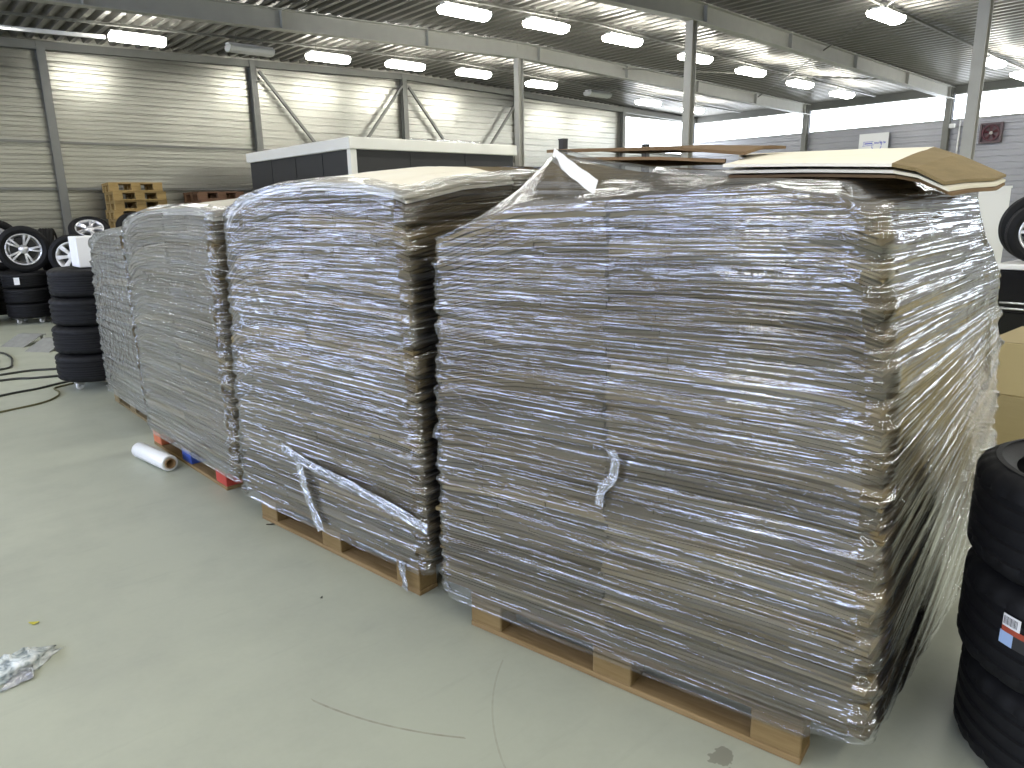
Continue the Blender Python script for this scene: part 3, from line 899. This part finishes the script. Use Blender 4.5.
def wheel(loc, face, label, group, R_=.33, style='twin', rimmat='alloy', lean=0, n=5, w=.22):
    """standing wheel; face = angle in the ground plane its rim looks towards; lean tips it back"""
    r = thing('wheel', label, 'wheel', loc, 0, group)
    Mx = Matrix.Rotation(face, 4, 'Z') @ Matrix.Rotation(PI/2 - lean, 4, 'Y')
    r.rotation_euler = Mx.to_euler()
    rb = R_*.67
    t = link('tyre', tyre_cached(R_, w, rb), r)
    m = MB(); h = w/2
    m.lathe([(rb+.004,h*.84),(rb-.008,h*.86),(rb-.02,h*.72),(rb-.03,h*.4),(rb-.035,-h*.5),(rb-.01,-h*.8),(rb+.004,-h*.84),(rb+.0005,-h*.6),(rb-.02,-h*.4),(rb-.018,h*.4),(rb+.0005,h*.66)], 48)
    m.mesh
    rim = m.build('rim', M[rimmat], r, True)
    # spokes
    for k in range(n):
        a = 2*PI*k/n + .3
        s_ = MB()
        offs = (-.16, .16) if style == 'twin' else (0,)
        for o_ in offs:
            w0, w1 = (.014, .018) if style == 'twin' else (.02, .034)
            p0 = Vector((.045*math.cos(a+o_*.6), .045*math.sin(a+o_*.6), h*.62)); p1 = Vector(((rb-.012)*math.cos(a+o_), (rb-.012)*math.sin(a+o_), h*.74))
            d = (p1-p0).normalized(); sd = Vector((-d.y, d.x, 0)).normalized()
            b_ = len(s_.v)
            for (p, ww, th) in ((p0,w0,.03),(p0.lerp(p1,.5)+Vector((0,0,.008)),(w0+w1)*.46,.024),(p1,w1,.02)):
                s_.v += [tuple(p+sd*ww), tuple(p+sd*ww*.7+Vector((0,0,.008))), tuple(p-sd*ww*.7+Vector((0,0,.008))), tuple(p-sd*ww), tuple(p-sd*ww-Vector((0,0,th))), tuple(p+sd*ww-Vector((0,0,th)))]
            for q in range(2):
                for i in range(6):
                    j = (i+1) % 6
                    s_.f.append((b_+q*6+i, b_+q*6+j, b_+(q+1)*6+j, b_+(q+1)*6+i)); s_.m.append(0)
            s_.f += [tuple(b_+i for i in range(6))[::-1], tuple(b_+12+i for i in range(6))]; s_.m += [0,0]
        s_.build('spoke', M[rimmat], rim)
    hb = MB(); hb.lathe([(0,h*.80),(.03,h*.80),(.036,h*.76),(.06,h*.72),(.064,h*.6),(.064,h*.2),(0,h*.2)], 24, None, 0, False); hb.build('hub', M[rimmat], rim, True)
    bk = MB(); bk.lathe([(0.03,-h*.1),(rb-.05,-h*.1),(rb-.05,-h*.2),(0.03,-h*.2)], 32); bk.build('spoke_shade_disc', M['plastic_dark'], rim)  # added dark disc that stands in for the shade behind the spokes
    return r
TC = {}
def tyre_cached(R_, w, rb):
    k = (R_, w, rb)
    if k not in TC: TC[k] = tyre_mesh('tyre', R_, w, rb, 72, False)
    return TC[k]
GW = 'alloy wheels by the back wall'
def stack(x, y, n, names, group, z0=.0, me=T_LOW, h=.216):
    for k in range(n):
        tyre(me, (x+random.uniform(-.012,.012), y+random.uniform(-.012,.012), z0+h/2+h*k), names[k], group, random.random()*6)
d2 = dolly((1.62,12.55,0), 'wheeled dolly under the stack of three tyres near the back wall', .085)
stack(1.62, 12.55, 3, ['lowest tyre of the three on casters under the twin spoke wheel', 'middle tyre of the three on casters under the twin spoke wheel', 'uppermost flat tyre with a white sticker, under the twin spoke wheel'], 'tyres near the back wall', .085)
m = MB(); m.box((-.035,-.002,-.05),(.035,.002,.05)); st = m.build('sticker', M['label_white'], None, False, (1.46,12.268,.085+.216*2.5)); st.rotation_euler = (0,0,R(-27))
tag(st, 'white paper sticker on the upper tyre of the three on casters', 'sticker')
wheel((1.63,12.42,.085+.216*3+.325), R(-98), 'silver twin spoke alloy wheel standing on the stack of three tyres', GW, .325, 'twin', 'alloy')
stack(.90, 12.75, 3, ['lowest tyre at the edge of the view, left of the stack on casters', 'middle tyre at the edge of the view, left of the stack on casters', 'upper tyre at the edge of the view, left of the stack on casters'], 'tyres near the back wall')
wheel((1.36,13.08,.738+.37), R(-70), 'dark alloy wheel standing half hidden behind the silver twin spoke wheel', GW, .37, 'twin', 'alloy')
stack(1.45, 13.22, 3, ['lowest hidden tyre behind the stack on casters', 'middle hidden tyre behind the stack on casters', 'upper hidden tyre behind the stack on casters'], 'tyres near the back wall', .09)
stack(2.1, 12.02, 3, ['lowest tyre under the white spoked wheel', 'middle tyre under the white spoked wheel', 'upper tyre under the white spoked wheel'], 'tyres near the back wall')
wheel((2.16,12.0,.648+.30), R(-112), 'white spoked alloy wheel standing beside the foam box', GW, .30, 'single', 'alloy_white', n=7)
wheel((2.05,13.12,.66+.335), R(-15), 'dark tyred wheel standing edge-on between the two bright alloy wheels', GW, .335, 'single', 'alloy')
stack(2.09, 13.2, 3, ['lowest tyre of the dark stack behind the white spoked wheel', 'middle tyre of the dark stack behind the white spoked wheel', 'upper tyre of the dark stack behind the white spoked wheel'], 'tyres near the back wall')
stack(2.58, 12.5, 4, ['%s tyre of the tall stack in front of the pallets' % w for w in ('lowest','second lowest','second highest','highest flat')], 'tyres near the back wall', 0, T_MED, .2465)
stack(3.28, 12.42, 4, ['%s tyre of the tall stack below the yellow pallets' % w for w in ('lowest','second lowest','second highest','highest flat')], 'tyres near the back wall', 0, T_MED, .2465)
wheel((2.52,12.53,.99+.265), R(-100), 'alloy wheel tilted back on the tall tyre stack beside the foam box', GW, .28, 'twin', 'alloy', lean=.9)
wheel((3.15,12.42,.99+.29), R(-100), 'alloy wheel tilted back on the tyre stack below the yellow pallets', GW, .29, 'single', 'alloy', lean=.75, n=7)

# ------------------------------------------------------------------ pallet stacks at the back wall
proto = None
def pallet_pile(x, y, n, rz, wood, tops, lab, group, z0=0):
    for k in range(n):
        a = rz + random.uniform(-.06,.06)
        rank = n-1-k
        nm = tops[rank] if rank < len(tops) else None
        if rank < len(tops): label = '%s %s' % (tops[rank], lab)
        else: label = '%s %s' % ({4:'fifth',5:'sixth',6:'seventh',7:'eighth',8:'ninth',9:'tenth',10:'eleventh',11:'twelfth',12:'thirteenth',13:'fourteenth'}[rank] + ' from the top,', lab)
        p = pallet((x+random.uniform(-.03,.03), y+random.uniform(-.03,.03), z0+.1441*k), a, label,   .8, .8, wood, None, group)
pallet_pile(3.12, 14.12, 14, R(-94), 'wood_yellow', ['topmost','second from the top,','third from the top,','fourth from the top,'], 'yellow wooden pallet in the tall stack by the back wall', 'tall stack of yellow pallets')
pallet_pile(4.42, 14.12, 13, R(-90), 'wood_old', ['topmost','second from the top,','third from the top,','fourth from the top,'], 'reddish brown pallet in the stack beside the yellow pallets', 'stack of reddish brown pallets')

# ------------------------------------------------------------------ site office
cab = thing('site_office', 'flat roofed site office with charcoal panels and cream roof edge, by the back wall', 'cabin', (5.2,9.3,0))
cw, cl, ch = 3.05, 3.6, 2.5
m = MB(); m.box((.03,.03,.0),(.09,cl-.03,ch-.16))
for k in range(1,4): m.box((.022,cl*k/4-.015,.0),(.03,cl*k/4+.015,ch-.16))
m.build('wall_panel', M['panel'], cab)
m = MB(); m.box((.09,.03,.0),(cw-.03,.09,ch-.16))
for k in range(1,3): m.box((cw*k/3-.015,.022,.0),(cw*k/3+.015,.03,ch-.16))
m.build('wall_panel', M['panel'], cab)
m = MB(); m.box((cw-.09,.09,.0),(cw-.03,cl-.03,ch-.16)); m.build('wall_panel', M['panel'], cab)
m = MB(); m.box((.09,cl-.09,.0),(cw-.09,cl-.03,ch-.16)); m.build('wall_panel', M['panel'], cab)
for (x, y) in ((0,0),):
    m = MB(); m.box((x,y,0),(x+.1,y+.1,ch-.16), None, 0, .006); m.build('corner_post', M['fascia'], cab)
m = MB(); m.box((-.02,-.02,ch-.16),(cw+.02,cl+.02,ch), None, 0, .01); m.build('roof_edge', M['fascia'], cab)
# crumpled clear film left on its roof
def crumple(name, cx, cy, cz, sx, sy, sz, mat, nu=40, nv=20, k=3.0, amp=.5, seed=0, half=True):
    m = MB(); m.uv = []; pts = []
    for j in range(nv):
        ph = PI*(j/(nv-1))
        for i in range(nu):
            th = 2*PI*i/nu
            d = Vector((math.sin(ph)*math.cos(th), math.sin(ph)*math.sin(th), math.cos(ph)))
            f = 1 + amp*noise.noise(d*k + Vector((seed,0,0))) + amp*.6*abs(noise.noise(d*k*2.7 + Vector((0,seed,0))))
            f += amp*.35*noise.noise(d*k*7 + Vector((0,0,seed)))
            z = d.z*sz*f
            if half: z = max(z, -.2*sz) + .2*sz
            pts.append((cx+d.x*sx*f, cy+d.y*sy*f, cz+max(z, .001)))
            m.uv.append((i/nu*3, j/nv))
    m.quad_grid(pts, nu, nv, True)
    return m
fm = crumple('f', 0, 0, 0, .75, .10, .035, None, 60, 16, 2.4, .5, 4)
o = fm.build('clear_film', FILM[1], None, True, (7.0,9.55,2.5)); tag(o, 'crumpled clear film lying on the cream roof edge of the office', 'plastic film')

# slim steel posts behind the front load
for (x, y, z, lab) in ((7.55,7.5,2.42,'dark steel post standing behind the film peak of the front load'), (9.44,7.55,2.43,'shorter-looking dark steel post standing before the daylit wall bay')):
    p = thing('steel_post', lab, 'post', (x,y,0), 0, 'dark steel posts')
    m = MB(); m.box((-.045,-.045,.012),(.045,.045,z)); m.build('upright', M['plastic_dark'], p)
    m = MB(); m.box((-.1,-.1,0),(.1,.1,.012)); m.build('foot_plate', M['plastic_dark'], p)
    m = MB(); m.box((-.05,-.05,z),(.05,.05,z+.015)); m.build('cap', M['plastic_dark'], p)

# ------------------------------------------------------------------ right wall items
sg = thing('wall_sign', 'white banner with blue lettering on the far wall under the windows', 'banner', (20.05,8.58,2.5))
m = MB(); m.box((-.012,-.37,0),(.012,.37,.70)); m.box((-.02,-.37,.68),(.02,.37,.705)); m.build('sheet', M['white'], sg)
# printed word and swoosh: thin raised strokes (the photo shows them only as strokes)
lg = MB()
def stroke(y0, z0, y1, z1, w=.016): lg.bar((-.0135, y0, z0), (-.0135, y1, z1), .004, w, 0)
stroke(.25,.50,.0,.50,.012); stroke(.25,.50,.24,.415,.012); stroke(.27,.40,-.02,.42,.010); stroke(.22,.455,.02,.46,.03)
for i in range(14):
    a0, a1 = R(70+i*17), R(70+(i+1)*17)
    stroke(-.09-.12*math.cos(a0+PI/2)*1, .40+.13*math.sin(a0+PI/2), -.09-.12*math.cos(a1+PI/2), .40+.13*math.sin(a1+PI/2), .018)
for k, (y, hh) in enumerate(((-.03,.05),(-.07,.04),(-.11,.04),(-.15,.07),(-.19,.05),(-.24,.06),(-.28,.045))):
    stroke(y, .44, y-.012, .44+hh, .014); stroke(y-.012,.44+hh*.5,y-.03,.44+hh*.5,.012); stroke(y-.03,.44,y-.03,.44+hh,.010)
lg.build('printed_logo', M['logo'], sg)
fn_ = thing('wall_fan', 'square dark red fan unit high on the far wall under the windows', 'fan', (20.1,5.93,3.0))
m = MB()
for (a, c) in (((-.06,-.225,-.225),(.06,-.19,.225)),((-.06,.19,-.225),(.06,.225,.225)),((-.06,-.19,-.225),(.06,.19,-.19)),((-.06,-.19,.19),(.06,.19,.225))): m.box(a, c)
m.box((.02,-.19,-.19),(.05,.19,.19)); m.build('frame', plain('dull_red_grey', (.11,.075,.08), .5), fn_)
RY = Matrix.Rotation(-PI/2, 4, 'Y')
m = MB(); m.lathe([(.155,-.01),(.185,-.01),(.185,.05),(.155,.05)], 40, RY @ Matrix.Translation((0,0,.005))); m.build('ring', M['darkred'], fn_)
for k in range(5):
    m = MB(); a = 2*PI*k/5; pts = []
    for q in range(5):
        rr = .035+.115*q/4
        for d, zt in ((-.22,.0),(0,.008),(.3,.03)):
            pts.append(tuple(RY @ Vector((rr*math.cos(a+d), rr*math.sin(a+d), zt+.004))))
    m.quad_grid(pts, 3, 5); bq = len(pts); pts2 = [(p[0]+.003, p[1], p[2]) for p in pts]; m.quad_grid(pts2, 3, 5, flip=True)
    m.build('blade', M['darkred'], fn_)
m = MB(); m.lathe([(0,.045),(.03,.04),(.04,.02),(.04,0),(0,0)], 24, RY, 0, False); m.build('hub', M['galv'], fn_, True)
pp = MB(); pp.tube([(20.12,6.62,0.0),(20.12,6.62,3.34)], .018, 8); o = pp.build('pipe', M['white'], None, True); tag(o, 'thin white vertical pipe beside the column on the far wall', 'pipe')
lm = thing('flood_light', 'small white flood light beside the thin white pipe on the far wall', 'lamp', (20.0,6.74,3.22), 0)
m = MB(); m.box((-.05,-.06,-.05),(.03,.06,.05), None, 0, .01); m.build('lamp_housing', M['white'], lm)
m = MB(); m.box((.03,-.015,-.015),(.075,.015,.015)); m.build('bracket', M['steel'], lm)

# ------------------------------------------------------------------ cartons and wheels on the right
def carton(loc, sx, sy, sz, label):
    m = MB(); m.box((0,0,0),(sx,sy,sz), None, 0, .004)
    m.box((sx*.0-.0008, sy*.35, sz*.62),(.0, sy*.62, sz*.66))
    m.box((-.0006, 0.0, sz*.5),(sx*.2, .0, sz*.5))
    r = thing('carton', label, 'carton', loc, 0, 'cartons behind the close tyre stack')
    b_ = MB(); b_.box((0,0,0),(sx,sy,sz-.002), None, 0, .004); b_.build('box_body', M['carton'], r)
    f_ = MB(); f_.box((.002,.002,sz-.002),(sx-.002,sy/2-.002,sz)); f_.build('flap', M['carton'], r)
    f_ = MB(); f_.box((.002,sy/2+.002,sz-.002),(sx-.002,sy-.002,sz)); f_.build('flap', M['carton'], r)
    t_ = MB(); t_.box((.0,sy/2-.025,sz),(sx,sy/2+.025,sz+.0006)); t_.box((-.0006,sy/2-.025,sz-.07),(0,sy/2+.025,sz)); t_.build('tape', plain('parcel_tape', (.45,.34,.17), .3), r)
cz = .272
for k, lab in enumerate(('bottom brown carton of the stack behind the close tyres', 'middle brown carton of the stack behind the close tyres', 'top brown carton of the stack, under the black rim')):
    carton((4.25+(.01,-.005,.0)[k], .12+(0,.012,-.004)[k], cz*k+.001*k), .6, 1.03, cz, lab)
# black work cabinet with a white worktop, further away
wc = thing('work_cabinet', 'black work cabinet with a white worktop and chrome rails, behind the cartons', 'cabinet', (8.15,.6,0), 0)
m = MB(); m.box((.03,.03,.06),(.68,1.58,.86), None, 0, .006); m.build('cabinet_body', M['rim_black'], wc)
m = MB(); m.box((0,0,.86),(.72,1.62,.91), None, 0, .008); m.build('worktop', M['whitebox'], wc)
m = MB(); m.box((.06,.06,0),(.64,1.55,.06)); m.build('plinth', M['plastic_dark'], wc)
for k in range(3):
    m = MB(); m.box((.015,.05+.51*k,.47),(.03,.05+.51*k+.49,.84), None, 0, .004); d = m.build('drawer', M['rim_black'], wc)
    for z in (.49,.545):
        m = MB(); m.tube([(.0,.07+.51*k,z),(.0,.05+.51*k+.47,z)], .012, 8); m.build('chrome_rail', M['polish'], d, True)
    m = MB(); m.box((.015,.05+.51*k,.09),(.03,.05+.51*k+.49,.45), None, 0, .004); m.build('door', M['rim_black'], wc)
GR = 'wheels standing on the white worktop'
wheel((8.36,1.93,.911+.29), R(203), 'alloy wheel standing on the white worktop, nearest the front load', GR, .29, 'twin', 'alloy', lean=.0, n=6, w=.2)
wheel((8.70,2.04,.911+.33), R(203), 'alloy wheel standing behind another wheel on the white worktop', GR, .33, 'twin', 'alloy', lean=.0, n=6, w=.2)
m = MB(); m.box((-.02,-.21,0),(.02,.21,1.66), None, 0, .004); m.box((-.03,-.22,1.64),(.03,.22,1.665))
o = m.build('white_board', M['fascia'], None, False, (10.2,2.94,0)); o.rotation_euler = (0,0,R(12)); tag(o, 'upright pale board standing behind the wheels, right of the front load', 'board')

# ------------------------------------------------------------------ things on the floor
def cable(pts, r, mat, label):
    P = [Vector((x, y, r)) for x, y in pts]; out = []
    for i in range(len(P)-1):
        p0, p1, p2, p3 = P[max(i-1,0)], P[i], P[i+1], P[min(i+2,len(P)-1)]
        for k in range(8):
            t = k/8
            out.append(.5*((2*p1)+(p2-p0)*t+(2*p0-5*p1+4*p2-p3)*t*t+(3*p1-p0-3*p2+p3)*t**3))
    out.append(P[-1])
    m = MB(); m.tube(out, r, 8, 0); o = m.build('cable', M[mat], None, True)
    return tag(o, label, 'cable', 'cables on the floor')
cable([(-1.6,8.1),(-.3,8.4),(.7,8.5),(1.0,8.52),(1.22,8.42),(1.7,8.3)], .011, 'cable', 'black cable on the floor, furthest of the three running behind the tyre stack')
cable([(-1.6,7.9),(-.4,8.05),(.68,8.20),(.95,8.10),(1.16,8.03),(1.6,7.95)], .011, 'cable', 'middle black cable on the floor, running behind the tyre stack')
cable([(-1.4,6.5),(-.3,7.1),(.62,7.49),(.9,7.56),(1.10,7.66),(1.35,7.75)], .010, 'cable', 'nearest black cable on the floor, ending at the tyre stack')
cable([(-1.2,6.3),(-.2,6.62),(.55,6.86),(.84,6.95),(.99,7.12),(1.03,7.30),(1.03,7.48),(1.16,7.56),(1.3,7.62)], .008, 'cable_olive', 'thin olive cable curving on the floor before the tyre stack')
cable([(.2,9.0),(.5,8.85),(.83,8.83),(.92,9.15),(.95,9.6),(.86,10.0),(.4,10.3)], .011, 'cable', 'black cable bent in a loop at the edge of the view')

def ramp_plate(loc, rz, L, W, label):
    r = thing('metal_ramp', label, 'ramp', loc, rz, 'grey metal plates on the floor')
    h = .11; AX = Matrix(((1,0,0,0),(0,0,1,0),(0,1,0,0),(0,0,0,1)))
    m = MB(); m.prism([(0,0),(L*.8,h),(L,h),(L,h-.014),(L*.8,h-.014),(.03,0)], -W/2, W/2, AX); m.build('plate', M['plate'], r)
    for s in (-1, 1):
        m = MB(); y = s*(W/2-.03); m.box((L*.86,y-.012,0),(L*.86+.02,y+.012,h-.014)); m.build('foot', M['plate'], r)
    return r
ramp_plate((1.06,10.32,0), R(35), .34, .34, 'grey metal ramp plate on the floor, further of the two')
ramp_plate((1.22,9.72,0), R(35), .34, .34, 'grey metal ramp plate on the floor, nearer to the four tyre stack')

rl = thing('film_roll', 'white roll of stretch film lying on the floor by the colourful pallet', 'film roll', (1.075,4.92,.051), 0)
ax = Vector((1.143-1.075, 4.48-4.92, 0)); Lr = ax.length
rl.rotation_euler = (PI/2, 0, math.atan2(ax.x, -ax.y))
# local +z of the rotated empty must follow ax
rl.rotation_euler = ax.to_track_quat('Z', 'Y').to_euler()
m = MB(); m.lathe([(.031,.012),(.048,.012),(.05,.016),(.05,Lr-.016),(.048,Lr-.012),(.031,Lr-.012)], 48)
film_white = NT('rolled_white_film'); film_white.bsdf((.80,.81,.80), .28, 0, None, .6); m.build('film_winding', film_white.m, rl, True)
m = MB(); m.lathe([(.026,0),(.031,0),(.031,Lr),(.026,Lr)], 32); m.build('core_tube', M['card_brown'], rl, True)

# crumpled bag and film tail
bag_mat = NT('crumpled_plastic'); uvb = bag_mat.obj()
nb = bag_mat.noise(uvb, 26, 4, .6, .8)
cb = bag_mat.ramp(nb, [(.35,(.20,.25,.28)),(.5,(.62,.68,.70)),(.65,(.85,.88,.88))])
bag_mat.bsdf(cb, .2, 0, bag_mat.bump(nb, .9, .012), .8)
bg = thing('plastic_bag', 'crumpled silvery plastic bag with a clear film tail lying on the open floor', 'plastic bag', (.115,2.80,0), R(8))
m = crumple('b', 0, 0, 0, .125, .055, .035, None, 56, 24, 2.2, .55, 2.0)
for i, p in enumerate(m.v):
    if p[0] > .05: k = max(.15, 1-(p[0]-.05)/.14); m.v[i] = (p[0]+.01, p[1]*k+.02*(1-k), p[2]*k)
m.build('bag_body', bag_mat.m, bg, True)
m = MB(); m.uv = []; pts = []
for j in range(14):
    for i in range(9):
        u, v = i/8-.5, j/13
        x, y = .035+u*(.05+.05*v)-.05*v, -.03-.085*v
        pts.append((x, y, .004+.018*abs(noise.noise(Vector((u*5, v*4, 1))))*(1-v*.6)+.012*(1-v))); m.uv.append((v*.5, u*.3))
m.quad_grid(pts, 9, 14); b_ = len(m.v); m.uv += m.uv[:]
m.quad_grid([(p[0],p[1],p[2]-.0012) for p in pts], 9, 14, flip=True)
m.build('film_tail', FILM[3], bg, True)
def scrap(name, x, y, sx, sy, mat, label, cat, rz=0):
    m = MB(); pts = []
    for j in range(4):
        for i in range(6):
            u, v = i/5-.5, j/3-.5
            wv = sy*(1-1.6*abs(u))
            pts.append((u*sx, v*wv, .003+.006*abs(u)*2+.002*noise.noise(Vector((u*4,v*4,x)))))
    m.quad_grid(pts, 6, 4); m.quad_grid([(p[0],p[1],p[2]-.0015) for p in pts], 6, 4, flip=True)
    o = m.build(name, mat, None, False, (x,y,0)); o.rotation_euler = (0,0,rz); return tag(o, label, cat)
scrap('dry_leaf', .226, 3.09, .038, .022, M['leaf'], 'small yellow leaf lying on the open floor beyond the plastic bag', 'leaf', -.6)
scrap('dark_scrap', 1.275, 3.32, .055, .018, M['plastic_dark'], 'small black scrap on the floor before the second pallet', 'scrap', -.3)
scrap('dark_chip', 1.13, 2.5, .014, .01, M['plastic_dark'], 'tiny dark chip on the floor between bag and second pallet', 'scrap', .5)
# torn film corner hanging by the second pallet
m = MB(); m.uv = []; pts = []
for j in range(12):
    for i in range(7):
        u, v = i/6-.5, j/11
        pts.append((.012*noise.noise(Vector((u*6,v*5,2))), u*.05*(1-.3*v)+.01*math.sin(v*5), -.13*v)); m.uv.append((v*.4,u*.2))
m.quad_grid(pts, 7, 12); m.uv += m.uv[:]; m.quad_grid([(p[0]+.001,p[1],p[2]) for p in pts], 7, 12, flip=True)
o = m.build('torn_film', FILM[3], None, True, (1.398,2.30,.150)); tag(o, 'torn scrap of white film hanging at the corner of the second pallet', 'plastic film')

# ------------------------------------------------------------------ world, camera, view
w = bpy.data.worlds.new('world'); SC.world = w; w.use_nodes = True
w.node_tree.nodes['Background'].inputs[0].default_value = (.75,.85,1,1); w.node_tree.nodes['Background'].inputs[1].default_value = .3
cam = bpy.data.cameras.new('camera'); co = bpy.data.objects.new('camera', cam); COL.objects.link(co)
cam.sensor_width = 36; cam.lens = 36*720/1024; cam.clip_end = 200; cam.clip_start = .02
F_ = Vector((.63695907,.73273759,-.23953864)); R_ = Vector((.75180728,-.65915856,-.01719884)); D_ = Vector((-.17049619,-.16913194,-.97073448))
U_ = -D_; B_ = -F_
co.matrix_world = Matrix(((R_.x,U_.x,B_.x,0),(R_.y,U_.y,B_.y,0),(R_.z,U_.z,B_.z,1.53),(0,0,0,1)))
SC.camera = co
vs = SC.view_settings; SC.display_settings.display_device = 'sRGB'
vs.view_transform = 'Standard'; vs.look = 'None'; vs.exposure = 0; vs.gamma = 1; vs.use_curve_mapping = False
SC.cycles.use_denoising = True
SC.cycles.max_bounces = 8; SC.cycles.diffuse_bounces = 4; SC.cycles.glossy_bounces = 4; SC.cycles.transparent_max_bounces = 16
SC.cycles.sample_clamp_indirect = 6
SC.cycles.caustics_reflective = False; SC.cycles.caustics_refractive = False
